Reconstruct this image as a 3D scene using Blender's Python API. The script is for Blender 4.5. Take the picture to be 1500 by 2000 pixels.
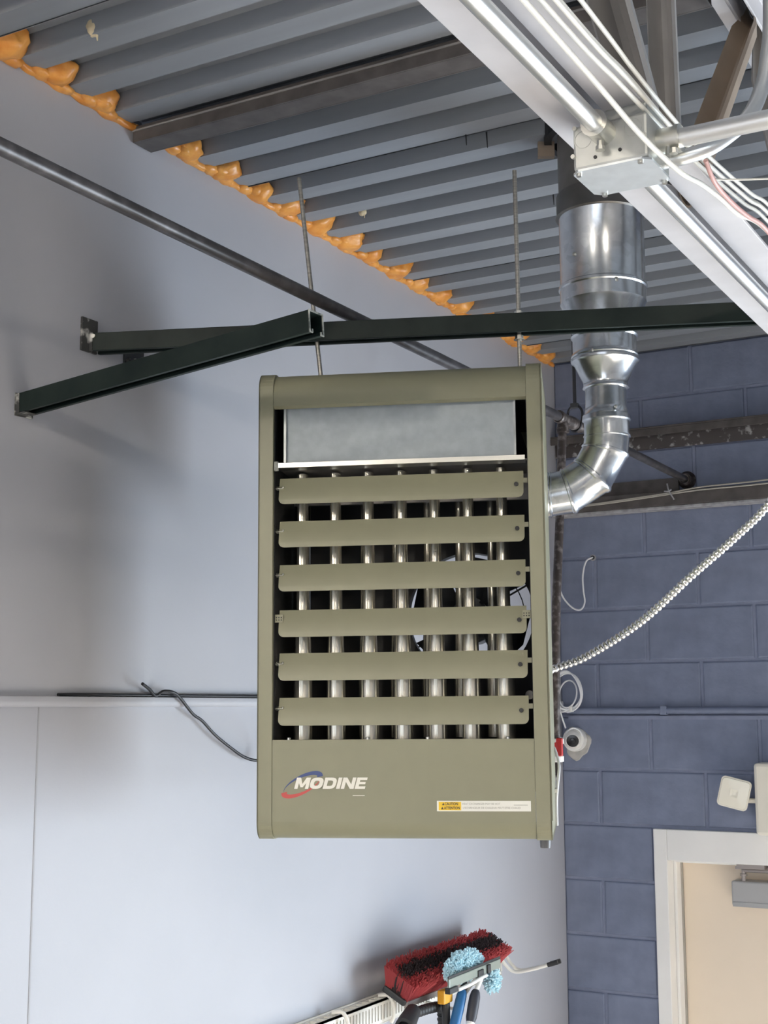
import bpy, math, random
from mathutils import Vector, Matrix, noise
random.seed(7)
for _o in list(bpy.data.objects): bpy.data.objects.remove(_o)
sc = bpy.context.scene
COL = sc.collection
PI = math.pi

# ------------------------------------------------------------------ camera
cam_d = bpy.data.cameras.new('camera'); cam = bpy.data.objects.new('camera', cam_d); COL.objects.link(cam)
cam_d.sensor_fit = 'HORIZONTAL'; cam_d.sensor_width = 36.0; cam_d.lens = 36.0 * 2637.655 / 1500.0
cam_d.clip_start = 0.05; cam_d.clip_end = 100
F_ = Vector((-0.488062, 0.860764, 0.144499)); R_ = Vector((0.869660, 0.493641, -0.003181)); U_ = Vector((0.074069, -0.124112, 0.989500))
M = Matrix((R_, U_, -F_)).transposed().to_4x4(); M.translation = Vector((2.0199, -4.9568, 2.6695))
cam.matrix_world = M
sc.camera = cam

# ------------------------------------------------------------------ world, lights, exposure
w = bpy.data.worlds.new('world'); sc.world = w; w.use_nodes = True
w.node_tree.nodes['Background'].inputs[0].default_value = (0.72, 0.82, 1.0, 1); w.node_tree.nodes['Background'].inputs[1].default_value = 0.6
sc.view_settings.view_transform = 'Standard'; sc.view_settings.look = 'None'
sc.view_settings.gamma = 1.0; sc.view_settings.use_curve_mapping = False
sc.view_settings.exposure = 0.80
def area(name, loc, direction, sx, sy, power, col):
    l = bpy.data.lights.new(name, 'AREA'); l.shape = 'RECTANGLE'; l.size = sx; l.size_y = sy; l.energy = power; l.color = col
    o = bpy.data.objects.new(name, l); COL.objects.link(o); o.location = loc
    o.rotation_euler = Vector(direction).to_track_quat('-Z', 'Y').to_euler()
    return o
# daylight entering through the two window openings of the room, and the sun through the side window
area('daylight_back_window', (3.05, -0.02, 1.40), (0, -1, 0), 2.1, 1.8, 138, (0.78, 0.90, 1.0))
area('daylight_storefront', (2.4, -9.42, 1.35), (0, 1, 0), 3.4, 2.3, 22, (0.90, 0.95, 1.0))
sun = bpy.data.lights.new('sun', 'SUN'); sun.energy = 38.0; sun.angle = math.radians(0.6); sun.color = (1.0, 0.90, 0.76)
sun_o = bpy.data.objects.new('sun', sun); COL.objects.link(sun_o); sun_o.rotation_euler = Vector((-0.12, -0.72, -0.55)).to_track_quat('-Z', 'Y').to_euler()

# ------------------------------------------------------------------ materials
MATS = {}
def mat(name, col, rough=0.6, metal=0.0, var=0.0, vscale=8.0, col2=None, bump=0.0, bscale=60.0, spec=0.5, stretch=None, voronoi=False, lo=0.35, hi=0.65, coat=0.0):
    m = bpy.data.materials.new(name); m.use_nodes = True; MATS[name] = m
    nt = m.node_tree; N = nt.nodes; L = nt.links; b = N['Principled BSDF']
    b.inputs['Base Color'].default_value = (*col, 1); b.inputs['Roughness'].default_value = rough; b.inputs['Metallic'].default_value = metal
    b.inputs['Specular IOR Level'].default_value = spec
    if coat: b.inputs['Coat Weight'].default_value = coat
    if var or col2 or bump:
        tc = N.new('ShaderNodeTexCoord'); mp = N.new('ShaderNodeMapping'); L.new(tc.outputs['Object'], mp.inputs[0])
        if stretch: mp.inputs['Scale'].default_value = stretch
    if var or col2:
        if voronoi:
            n = N.new('ShaderNodeTexVoronoi'); n.inputs['Scale'].default_value = vscale; out = n.outputs['Color']
        else:
            n = N.new('ShaderNodeTexNoise'); n.inputs['Scale'].default_value = vscale; n.inputs['Detail'].default_value = 5; out = n.outputs['Fac']
        L.new(mp.outputs[0], n.inputs['Vector'])
        r = N.new('ShaderNodeValToRGB'); L.new(out, r.inputs[0])
        c2 = col2 if col2 else tuple(min(1, c * (1 + var)) for c in col)
        c1 = col if col2 else tuple(c * (1 - var) for c in col)
        r.color_ramp.elements[0].position = lo; r.color_ramp.elements[1].position = hi
        r.color_ramp.elements[0].color = (*c1, 1); r.color_ramp.elements[1].color = (*c2, 1)
        L.new(r.outputs[0], b.inputs['Base Color'])
    if bump:
        n2 = N.new('ShaderNodeTexNoise'); n2.inputs['Scale'].default_value = bscale; n2.inputs['Detail'].default_value = 4; L.new(mp.outputs[0], n2.inputs['Vector'])
        bp = N.new('ShaderNodeBump'); bp.inputs['Strength'].default_value = bump; bp.inputs['Distance'].default_value = 0.004
        L.new(n2.outputs['Fac'], bp.inputs['Height']); L.new(bp.outputs[0], b.inputs['Normal'])
    return m
mat('drywall', (0.42, 0.425, 0.465), 0.55, var=0.03, vscale=2.0, bump=0.05, bscale=120)
mat('block', (0.180, 0.210, 0.305), 0.5, var=0.10, vscale=14, bump=0.35, bscale=45)
mat('mortar', (0.225, 0.255, 0.36), 0.5, var=0.08, vscale=20, bump=0.3, bscale=50)  # paler than the blocks: highlights along the joints put into the colour
mat('deck', (0.225, 0.24, 0.265), 0.42, 0.0, var=0.07, vscale=3, stretch=(0.3, 6, 6))
mat('insulation', (0.10, 0.10, 0.10), 0.9)
mat('concrete', (0.42, 0.405, 0.385), 0.6, var=0.06, vscale=3)
mat('plain_wall', (0.24, 0.24, 0.25), 0.7)
mat('olive', (0.248, 0.240, 0.158), 0.42, var=0.015, vscale=30)
mat('olive_lit', (0.33, 0.325, 0.24), 0.40)  # olive lightened for the lit line along the right casing edge
mat('black_in', (0.012, 0.012, 0.013), 0.6)
mat('dark_metal', (0.05, 0.052, 0.055), 0.5, 0.3)
mat('galv', (0.62, 0.64, 0.66), 0.22, 1.0, var=0.10, vscale=60, voronoi=True, lo=0.1, hi=0.9, bump=0.04, bscale=12)
mat('galv_dull', (0.42, 0.44, 0.44), 0.42, 0.75, var=0.12, vscale=30)
mat('galv_panel', (0.40, 0.44, 0.455), 0.55, 0.35, var=0.06, vscale=50)
mat('galv_dark', (0.20, 0.19, 0.18), 0.45, 0.7, var=0.25, vscale=9)
mat('tube_steel', (0.95, 0.90, 0.78), 0.24, 0.9, var=0.06, vscale=12)
mat('zinc', (0.66, 0.65, 0.60), 0.28, 1.0)
mat('emt', (0.80, 0.80, 0.79), 0.36, 1.0)
mat('box_steel', (0.47, 0.48, 0.46), 0.45, 0.6, var=0.06, vscale=40)
mat('cover_steel', (0.62, 0.65, 0.67), 0.42, 0.6, var=0.05, vscale=40)
mat('joist_paint', (0.54, 0.53, 0.55), 0.5, var=0.05, vscale=12)
mat('web_paint', (0.26, 0.25, 0.245), 0.5, var=0.10, vscale=8)
mat('web_tan', (0.30, 0.235, 0.18), 0.55, var=0.08, vscale=10)
mat('green', (0.006, 0.012, 0.011), 0.45, col2=(0.012, 0.020, 0.017), vscale=14, spec=0.22)
mat('cut_edge', (0.40, 0.40, 0.36), 0.6, col2=(0.08, 0.09, 0.085), vscale=80)
mat('mud', (0.05, 0.05, 0.048), 0.8, col2=(0.52, 0.51, 0.48), vscale=45, lo=0.50, hi=0.66)
mat('joint', (0.36, 0.36, 0.385), 0.7)
mat('rod', (0.42, 0.40, 0.36), 0.38, 0.8, var=0.2, vscale=30, stretch=(1, 1, 8))
mat('black_pipe', (0.055, 0.050, 0.052), 0.36, 0.3, col2=(0.13, 0.12, 0.125), vscale=26, lo=0.45, hi=0.8)
mat('rust_pipe', (0.055, 0.042, 0.038), 0.5, 0.2, col2=(0.24, 0.21, 0.20), vscale=55, lo=0.5, hi=0.75)
mat('brown_steel', (0.060, 0.052, 0.050), 0.5, col2=(0.095, 0.084, 0.080), vscale=20)
mat('chipped', (0.075, 0.065, 0.065), 0.6, col2=(0.42, 0.41, 0.42), vscale=38, lo=0.56, hi=0.68)
mat('grout', (0.33, 0.33, 0.35), 0.8, var=0.2, vscale=40)
mat('foam', (0.66, 0.245, 0.040), 0.34, col2=(0.80, 0.37, 0.085), vscale=26, bump=0.5, bscale=40)
mat('foam_pale', (0.60, 0.50, 0.33), 0.6, var=0.1)
mat('flex', (0.70, 0.69, 0.67), 0.25, 1.0)
mat('white_wire', (0.80, 0.78, 0.72), 0.45)
mat('white_data', (0.82, 0.83, 0.86), 0.4)
mat('pink_wire', (0.62, 0.36, 0.33), 0.5)
mat('black_wire', (0.012, 0.012, 0.016), 0.45)
mat('door_paint', (0.84, 0.72, 0.58), 0.5, var=0.01)
mat('frame_paint', (0.87, 0.86, 0.84), 0.45, var=0.02, vscale=5)
mat('closer', (0.42, 0.42, 0.42), 0.45, 0.3)
mat('arm_metal', (0.36, 0.32, 0.30), 0.4, 0.6)
mat('cream', (0.80, 0.76, 0.66), 0.4)
mat('lens', (0.84, 0.80, 0.68), 0.2, coat=0.4)
mat('white_plastic', (0.84, 0.83, 0.80), 0.4)
mat('cam_black', (0.015, 0.015, 0.018), 0.15)
mat('putty', (0.45, 0.44, 0.42), 0.8, var=0.12, vscale=30)
mat('red_plastic', (0.50, 0.025, 0.02), 0.35)
mat('red_bristle', (0.40, 0.05, 0.055), 0.6)
mat('black_bristle', (0.030, 0.018, 0.020), 0.7)
mat('rail_white', (0.80, 0.78, 0.72), 0.5)
mat('duster', (0.55, 0.78, 0.86), 0.85)
mat('squeegee', (0.30, 0.34, 0.31), 0.35, 0.5)
mat('rubber', (0.018, 0.018, 0.020), 0.5)
mat('blue_grip', (0.02, 0.13, 0.33), 0.45)
mat('black_grip', (0.03, 0.032, 0.045), 0.5)
mat('orange_grip', (0.72, 0.36, 0.02), 0.45)
mat('logo_white', (0.86, 0.83, 0.74), 0.4)
mat('logo_red', (0.52, 0.07, 0.06), 0.4)
mat('logo_blue', (0.035, 0.06, 0.19), 0.4)
mat('sticker_white', (0.86, 0.85, 0.78), 0.4)
mat('sticker_yellow', (0.85, 0.55, 0.02), 0.4)
mat('ink', (0.05, 0.04, 0.02), 0.5)
mat('ink_grey', (0.40, 0.38, 0.34), 0.5)
gm = mat('glass_pane', (0.7, 0.8, 0.9), 0.1)
_n = gm.node_tree.nodes; _t = _n.new('ShaderNodeBsdfTransparent'); _x = _n.new('ShaderNodeMixShader'); _x.inputs[0].default_value = 0.08
gm.node_tree.links.new(_t.outputs[0], _x.inputs[1]); gm.node_tree.links.new(_n['Principled BSDF'].outputs[0], _x.inputs[2]); gm.node_tree.links.new(_x.outputs[0], _n['Material Output'].inputs[0])
mat('grey_knob', (0.16, 0.16, 0.17), 0.5)
lm = mat('fill_tube', (1, 1, 1), 0.4)  # tubes of the two added strip lights
lm.node_tree.nodes['Principled BSDF'].inputs['Emission Color'].default_value = (1.0, 0.91, 0.78, 1); lm.node_tree.nodes['Principled BSDF'].inputs['Emission Strength'].default_value = 225
lm2 = mat('lamp_tube_low', (1, 1, 1), 0.4)
lm2.node_tree.nodes['Principled BSDF'].inputs['Emission Color'].default_value = (1.0, 0.91, 0.78, 1); lm2.node_tree.nodes['Principled BSDF'].inputs['Emission Strength'].default_value = 90
mat('motor', (0.03, 0.033, 0.038), 0.4, 0.3)

# ------------------------------------------------------------------ mesh helpers
def frame(d):
    d = Vector(d).normalized(); u = Vector((0, 0, 1)) if abs(d.z) < 0.9 else Vector((1, 0, 0))
    a = d.cross(u).normalized(); b = a.cross(d).normalized()
    return d, a, b
class MB:
    def __init__(s): s.v = []; s.f = []; s.m = []; s.mi = 0
    def add(s, vs, fs):
        o = len(s.v); s.v += [tuple(x) for x in vs]
        for f in fs: s.f.append([i + o for i in f]); s.m.append(s.mi)
        return s
    def box(s, x0, x1, y0, y1, z0, z1, T=None):
        vs = [Vector((x, y, z)) for z in (z0, z1) for y in (y0, y1) for x in (x0, x1)]
        if T is not None: vs = [T @ q for q in vs]
        return s.add(vs, [(0, 2, 3, 1), (4, 5, 7, 6), (0, 1, 5, 4), (2, 6, 7, 3), (0, 4, 6, 2), (1, 3, 7, 5)])
    def cyl(s, p0, p1, r0, r1=None, seg=16, caps=True):
        r1 = r0 if r1 is None else r1; p0 = Vector(p0); p1 = Vector(p1); d, a, b = frame(p1 - p0); vs = []
        for p, r in ((p0, r0), (p1, r1)):
            for i in range(seg):
                t = 2 * PI * i / seg; vs.append(p + (a * math.cos(t) + b * math.sin(t)) * r)
        fs = [(i, (i + 1) % seg, seg + (i + 1) % seg, seg + i) for i in range(seg)]
        if caps: fs += [tuple(range(seg - 1, -1, -1)), tuple(range(seg, 2 * seg))]
        return s.add(vs, fs)
    def rings(s, rings, caps=True, closed=True):
        n = len(rings[0]); vs = [q for r in rings for q in r]; fs = []
        for k in range(len(rings) - 1):
            for i in range(n if closed else n - 1):
                j = (i + 1) % n; fs.append((k * n + i, k * n + j, (k + 1) * n + j, (k + 1) * n + i))
        if caps: fs += [tuple(range(n - 1, -1, -1)), tuple(range((len(rings) - 1) * n, len(rings) * n))]
        return s.add(vs, fs)
    def lathe(s, p, d, prof, seg=32, caps=True):          # prof: (t along d, radius)
        p = Vector(p); d, a, b = frame(d)
        return s.rings([[p + d * t + (a * math.cos(2 * PI * i / seg) + b * math.sin(2 * PI * i / seg)) * r for i in range(seg)] for t, r in prof], caps)
    def tube(s, path, r, seg=10, caps=True):
        path = [Vector(q) for q in path]; n = len(path); rr = r if isinstance(r, (list, tuple)) else [r] * n
        t0 = (path[1] - path[0]).normalized(); _, a, _ = frame(t0); R = []
        for i in range(n):
            t = (path[min(i + 1, n - 1)] - path[max(i - 1, 0)]).normalized()
            a = (a - t * a.dot(t)).normalized(); b = t.cross(a)
            R.append([path[i] + (a * math.cos(2 * PI * k / seg) + b * math.sin(2 * PI * k / seg)) * rr[i] for k in range(seg)])
        return s.rings(R, caps)
    def prism(s, prof, ex, ey, org, d):                   # 2D closed profile swept along d
        org = Vector(org); ex = Vector(ex); ey = Vector(ey); d = Vector(d)
        A = [org + ex * u + ey * v for u, v in prof]
        return s.rings([A, [q + d for q in A]])
    def build(s, name, mats, parent=None, smooth=None, bevel=0.0, loc=None):
        me = bpy.data.meshes.new(name); me.from_pydata(s.v, [], s.f); me.update()
        if isinstance(mats, str): mats = [mats]
        for k in mats: me.materials.append(MATS[k])
        for i, pl in enumerate(me.polygons):
            pl.material_index = s.m[i]
            if smooth: pl.use_smooth = True
        if smooth: me.set_sharp_from_angle(angle=math.radians(smooth))
        o = bpy.data.objects.new(name, me); COL.objects.link(o)
        if parent: o.parent = parent
        if loc: o.location = loc
        if bevel:
            b = o.modifiers.new('bevel', 'BEVEL'); b.width = bevel; b.segments = 2; b.limit_method = 'ANGLE'; b.angle_limit = math.radians(40)
        return o
def spline(pts, n=8):
    P = [Vector(q) for q in pts]; out = []
    for i in range(len(P) - 1):
        p0 = P[max(i - 1, 0)]; p1 = P[i]; p2 = P[i + 1]; p3 = P[min(i + 2, len(P) - 1)]
        for k in range(n):
            t = k / n
            out.append(0.5 * ((2 * p1) + (p2 - p0) * t + (2 * p0 - 5 * p1 + 4 * p2 - p3) * t * t + (3 * p1 - p0 - 3 * p2 + p3) * t ** 3))
    out.append(P[-1]); return out
def tag(o, label, cat, group=None):
    o['label'] = label; o['category'] = cat
    if group: o['group'] = group
    return o
def struct(o, label=None):
    o['kind'] = 'structure'
    if label: o['label'] = label
    return o
def thing(name, label, cat, loc=(0, 0, 0), rot=(0, 0, 0), group=None):
    o = bpy.data.objects.new(name, None); COL.objects.link(o); o.location = loc; o.rotation_euler = rot; o.empty_display_size = 0.1
    return tag(o, label, cat, group)
def dup(root, parent=None):
    c = root.copy(); COL.objects.link(c); c.parent = parent
    for ch in list(root.children): dup(ch, c)
    return c
def text_mesh(s, extrude, body, size, shear=0.0, offset=0.0, width=None):
    cu = bpy.data.curves.new('lettering', 'FONT'); cu.body = body; cu.size = size; cu.shear = shear; cu.offset = offset; cu.extrude = extrude; cu.resolution_u = 3
    o = bpy.data.objects.new('lettering', cu); COL.objects.link(o)
    dg = bpy.context.evaluated_depsgraph_get(); dg.update()
    me = bpy.data.meshes.new_from_object(o.evaluated_get(dg)); vs = [v.co.copy() for v in me.vertices]; fs = [tuple(p.vertices) for p in me.polygons]
    bpy.data.objects.remove(o); bpy.data.curves.remove(cu); bpy.data.meshes.remove(me)
    x0 = min(v.x for v in vs); x1 = max(v.x for v in vs); k = (width / (x1 - x0)) if width else 1
    return [Vector(((v.x - x0) * k, v.y, v.z)) for v in vs], fs

# ================================================================== ROOM SHELL
CZ = 4.04
WX0, WX1, WZ0, WZ1 = 1.964, 4.199, 0.406, 2.438      # window opening in the back wall
struct(MB().box(-0.2, 4.8, -9.7, 0.3, -0.12, 0).build('floor', 'concrete'), 'pale concrete floor of the room')
struct(MB().box(-0.15, 0, -9.7, 0.0, 0, CZ).build('wall_left', 'drywall'), 'light grey painted drywall side wall')
# right wall, and front wall with a wide window opening
struct(MB().box(4.6, 4.75, -9.7, 0.2, 0, 4.1).build('wall_right', 'plain_wall'))
struct(MB().box(-0.15, 0.6, -9.65, -9.5, 0, 4.1).box(4.2, 4.75, -9.65, -9.5, 0, 4.1).box(0.6, 4.2, -9.65, -9.5, 0, 0.15).box(0.6, 4.2, -9.65, -9.5, 2.55, 4.1).build('wall_front', 'plain_wall'))
def window(name, horizontal, a0, a1, z0, z1, pos, n):
    wroot = bpy.data.objects.new(name, None); COL.objects.link(wroot); struct(wroot)
    def bx(m, u0, u1, v0, v1, t0, t1):
        return m.box(u0, u1, pos + t0, pos + t1, v0, v1) if horizontal else m.box(pos + t0, pos + t1, u0, u1, v0, v1)
    m = MB(); bx(m, a0, a1, z0, z0 + 0.05, 0, 0.08); bx(m, a0, a1, z1 - 0.05, z1, 0, 0.08)
    for i in range(n + 1):
        u = a0 + (a1 - a0 - 0.05) * i / n; bx(m, u, u + 0.05, z0 + 0.05, z1 - 0.05, 0, 0.08)
    m.build('window_frame', 'dark_metal', wroot)
    for i in range(n):
        u0 = a0 + 0.05 + (a1 - a0 - 0.05) * i / n; u1 = a0 + (a1 - a0 - 0.05) * (i + 1) / n
        g = MB(); bx(g, u0, u1, z0 + 0.05, z1 - 0.05, 0.035, 0.045); g.build('pane', 'glass_pane', wroot)
window('window_1', True, WX0, WX1, WZ0, WZ1, 0.03, 3)
window('window_2', True, 0.6, 4.2, 0.15, 2.55, -9.60, 4)

# unseen strip lights behind the camera; first two added to brighten the heater
for i, (lx, ly) in enumerate(((0.75, -6.6), (0.75, -8.3), (3.0, -5.7))):
    t = thing('unseen_strip_light', ('unseen twin-tube strip light added to brighten the heater, middle of the room', 'unseen twin-tube strip light added to brighten the heater, by the front window', 'dimmer twin-tube strip light under the deck past the joist')[i], 'ceiling light', (lx, ly, 3.80), group='ceiling strip lights')
    MB().box(-0.07, 0.07, -0.62, 0.62, 0.06, 0.12).box(-0.005, 0.005, -0.4, -0.39, 0.12, 0.24).box(-0.005, 0.005, 0.39, 0.4, 0.12, 0.24).build('housing', 'white_plastic', t)
    for u in (-0.045, 0.045): MB().cyl((u, -0.60, 0.02), (u, 0.60, 0.02), 0.016, seg=14).build('tube', 'fill_tube' if i < 2 else 'lamp_tube_low', t, smooth=40)

# ---- ribbed steel deck, one object for each sheet
ceil = struct(MB().box(-0.15, 4.75, -9.65, 0.2, 4.085, 4.2).build('ceiling', 'insulation'), 'ribbed grey steel roof deck')
PITCH = 0.1524; LF = 0.064; RUN = 0.011; DEP = 0.0385
def deck_sheet(y_end, ribs):            # lower flat finishes at y_end, sheet runs towards -y
    prof = []; y = y_end - ribs * PITCH
    for k in range(ribs):
        prof += [(y + RUN * 0.0, CZ), (y + RUN, CZ + DEP), (y + PITCH - LF - RUN, CZ + DEP), (y + PITCH - LF, CZ)]
        y += PITCH
    prof += [(y_end, CZ), (y_end, CZ - 0.003)]
    m = MB(); x0, x1 = -0.02, 4.6; n = len(prof)
    vs = [(x0, a, b) for a, b in prof] + [(x1, a, b) for a, b in prof]
    vs += [(x0, a, b + 0.0012) for a, b in prof] + [(x1, a, b + 0.0012) for a, b in prof]
    fs = [(i, i + 1, n + i + 1, n + i) for i in range(n - 1)] + [(2 * n + i, 3 * n + i, 3 * n + i + 1, 2 * n + i + 1) for i in range(n - 1)]
    return m.add(vs, fs).build('deck_panel', 'deck', ceil)
y0 = -2.045 + LF / 2 + 5 * PITCH       # seam seen in the picture
ends = [y0 + 6 * PITCH] + [y0 - 6 * PITCH * k for k in range(0, 10)]
for ye in ends:
    if ye < 0.25: deck_sheet(ye, 6)
deck_sheet(y0 + 8 * PITCH, 2) if y0 + 6 * PITCH < 0 else None
for q in ((0.70, -1.70), (0.668, -2.17), (0.705, -2.13)):
    MB().cyl((q[0], q[1], CZ + 0.03), (q[0] + 0.002, q[1] + 0.003, CZ - 0.026), 0.0028, 0.001, 6).build('deck_screw', 'black_in', ceil)

# ---- painted concrete block wall, each block in view an object of its own
BW, BH, J = 0.4064, 0.2032, 0.010
DX0, DX1, DZ1 = 0.357, 1.475, 2.228     # outside of the door frame
bw = MB().box(-0.15, DX0, 0.006, 0.2, 0, 4.1).box(DX1, WX0, 0.006, 0.2, 0, 4.1).box(WX1, 4.75, 0.006, 0.2, 0, 4.1).box(WX0, WX1, 0.006, 0.2, 0, WZ0).box(WX0, WX1, 0.006, 0.2, WZ1, 4.1).box(DX0, DX1, 0.006, 0.2, DZ1, 4.1).build('wall_back', 'mortar')
struct(bw, 'blue-grey painted concrete block wall')
def blk_mesh(wd, hg):
    m = MB(); c = 0.006; y1 = 0.05
    a = [(0, 0.006, 0), (wd, 0.006, 0), (wd, 0.006, hg), (0, 0.006, hg)]
    b = [(c * .35, 0.0015, c * .35), (wd - c * .35, 0.0015, c * .35), (wd - c * .35, 0.0015, hg - c * .35), (c * .35, 0.0015, hg - c * .35)]
    d = [(c, 0, c), (wd - c, 0, c), (wd - c, 0, hg - c), (c, 0, hg - c)]
    e = [(0, y1, 0), (wd, y1, 0), (wd, y1, hg), (0, y1, hg)]
    m.add(e + a + b + d, [(i + k * 4, (i + 1) % 4 + k * 4, (i + 1) % 4 + k * 4 + 4, i + k * 4 + 4) for k in range(3) for i in range(4)] + [(12, 13, 14, 15)])
    me = bpy.data.meshes.new('block'); me.from_pydata(m.v, [], m.f); me.update(); me.materials.append(MATS['block']); return me
bm_cache = {}
far = MB()
XO = 0.1514; ZD = 3.251
for r in range(-16, 4):
    z0 = ZD + r * BH; z1 = z0 + BH
    zt = min(z1 - J / 2, 4.045); zb = max(z0 + J / 2, 0.0)
    if zt - zb < 0.03: continue
    x = XO - 2 * BW + (0 if r % 2 else BW / 2)
    while x < 4.6:
        a = max(x + J / 2, 0.0); b = min(x + BW - J / 2, 4.6); x += BW
        if zb < DZ1 - 0.03:
            if a < DX0 < b: b = DX0 - 0.002
            elif a < DX1 < b: a = DX1 + 0.002
            elif a >= DX0 and b <= DX1: continue
        if zt > WZ0 + 0.02 and zb < WZ1 - 0.02:
            if a < WX0 < b: b = WX0
            elif a < WX1 < b: a = WX1
            elif a >= WX0 and b <= WX1: continue
        if b - a < 0.02: continue
        key = (round(b - a, 3), round(zt - zb, 3))
        if key not in bm_cache: bm_cache[key] = blk_mesh(b - a, zt - zb)
        if a < 2.2 and zt > 0.9:
            o = bpy.data.objects.new('block', bm_cache[key]); COL.objects.link(o); o.parent = bw
            o.location = (a, random.uniform(-0.0012, 0.0012), zb)
        else:
            me = bm_cache[key]; far.add([v.co + Vector((a, 0, zb)) for v in me.vertices], [tuple(p.vertices) for p in me.polygons])
fo = far.build('far_blocks', 'block', bw); fo['kind'] = 'stuff'

# ---- trim strip and vertical panel joint on the left wall
tr = MB()
prof = [(0, 2.676), (0.010, 2.677), (0.016, 2.682), (0.017, 2.690), (0.015, 2.698), (0, 2.699)]
tr.prism(prof, (1, 0, 0), (0, 0, 1), (0, -9.4, 0), (0, 9.38, 0))
struct(tr.build('trim_1', 'drywall', smooth=50), 'narrow painted ledge strip running along the side wall')
struct(MB().box(-0.002, 0.0012, -2.851, -2.847, 0.1, 2.676).build('trim_2', 'joint'), 'thin vertical panel joint below the ledge')
struct(MB().box(0, 0.012, -9.4, -0.01, 0, 0.1).build('baseboard_left', 'rubber'))

# ---- door
door = bpy.data.objects.new('door_1', None); COL.objects.link(door); struct(door, 'beige door in a wide white steel frame')
fm = MB(); fw = 0.051; hz = 2.116; rec = 0.115
fm.box(DX0, DX0 + fw, -0.012, rec + 0.03, 0, DZ1).box(DX1 - fw, DX1, -0.012, rec + 0.03, 0, DZ1).box(DX0 + fw, DX1 - fw, -0.012, rec + 0.03, hz, DZ1)
fm.box(DX0 + fw, DX0 + fw + 0.012, 0.055, rec + 0.03, 0, hz).box(DX1 - fw - 0.012, DX1 - fw, 0.055, rec + 0.03, 0, hz).box(DX0 + fw, DX1 - fw, 0.055, rec + 0.03, hz - 0.012, hz)
fr = fm.build('door_frame', 'frame_paint', door, bevel=0.003)
MB().box(DX0 + fw + 0.012, DX0 + fw + 0.018, rec - 0.01, rec + 0.004, 0.02, hz - 0.012).build('weather_strip', 'ink_grey', fr)
MB().box(DX0 + fw + 0.018, DX1 - fw - 0.016, rec, rec + 0.045, 0.01, hz - 0.016).build('door_leaf', 'door_paint', door, bevel=0.002)
dc = MB().box(0.628, 0.90, 0.035, 0.105, 1.963, 2.052).build('door_closer', 'closer', door, bevel=0.006)
MB().box(0.632, 0.896, 0.033, 0.036, 1.962, 1.978).build('cover_lip', 'closer', dc)
am = MB().cyl((0.672, 0.045, 2.052), (0.672, 0.045, 2.098), 0.0085, seg=12).cyl((0.672, 0.045, 2.070), (0.672, 0.045, 2.078), 0.013, seg=12)
am.box(0.69, 1.02, 0.030, 0.052, 2.080, 2.090, Matrix.Translation((0, 0, 0)) @ Matrix.Rotation(math.radians(-1.2), 4, 'Y')).cyl((0.672, 0.045, 2.092), (0.80, 0.02, 2.096), 0.010, seg=10)
am.box(0.66, 0.76, -0.002, 0.05, 2.100, 2.116)
am.build('closer_arm', 'arm_metal', dc, bevel=0.001)

# ================================================================== STEEL JOIST
jo = thing('bar_joist', 'pale grey open-web steel roof joist spanning overhead beside the flue', 'joist', (1.4275, -9.4, 3.45))
YL = 9.325
def ang(name, prof, m):
    return MB().prism(prof, (1, 0, 0), (0, 0, 1), (0, 0, 0), (0, YL, 0)).build(name, m, jo, bevel=0.0015)
g = 0.0125; lg = 0.055; tk = 0.006
ang('bottom_chord_angle', [(-g, 0), (-g - lg, 0), (-g - lg, tk), (-g - tk, tk), (-g - tk, lg), (-g, lg)], 'joist_paint')
ang('bottom_chord_angle', [(g, 0), (g, lg), (g + tk, lg), (g + tk, tk), (g + lg, tk), (g + lg, 0)], 'joist_paint')
zt = 0.5885
ang('top_chord_angle', [(-g, zt), (-g, zt - lg), (-g - tk, zt - lg), (-g - tk, zt - tk), (-g - lg, zt - tk), (-g - lg, zt)], 'joist_paint')
ang('top_chord_angle', [(g, zt), (g + lg, zt), (g + lg, zt - tk), (g + tk, zt - tk), (g + tk, zt - lg), (g, zt - lg)], 'joist_paint')
def web(y0, z0, y1, z1, wd, m, name='web_member'):
    p0 = Vector((0, y0, z0)); p1 = Vector((0, y1, z1)); d = (p1 - p0); ln = d.length; d.normalize()
    side = Vector((1, 0, 0)); nrm = d.cross(side).normalized()
    # rolled, crimped web: rounded V section narrowed at the ends
    secs = []
    for t, k in ((0, 0.42), (0.05, 0.45), (0.14, 1.0), (0.86, 1.0), (0.95, 0.45), (1, 0.42)):
        c = p0 + d * ln * t; pts = []
        outer = [(-wd * .5, -wd * .42), (-wd * .40, wd * .1), (-wd * .2, wd * .36), (0, wd * .42), (wd * .2, wd * .36), (wd * .40, wd * .1), (wd * .5, -wd * .42)]
        inner = [(u * .84, v - 0.006) for u, v in reversed(outer)]
        for u, v in outer + inner: pts.append(c + side * u * k + nrm * v * (0.5 + 0.5 * k))
        secs.append(pts)
    MB().rings(secs).build(name, m, jo, smooth=35)
nodes = [-3.03 + 9.4 + 1.22 * k for k in range(-4, 3)]
for yb in nodes:
    if 0.5 < yb < 9.0:
        if yb - 0.60 > 0.05: web(yb - 0.035, 0.02, yb - 0.60, 0.57, 0.060, 'web_paint')
        web(yb + 0.02, 0.02, yb + 0.005, 0.57, 0.045, 'web_paint', 'web_vertical')
        if yb + 0.60 < YL: web(yb + 0.10, 0.02, yb + 0.60, 0.57, 0.050, 'web_tan')

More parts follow.
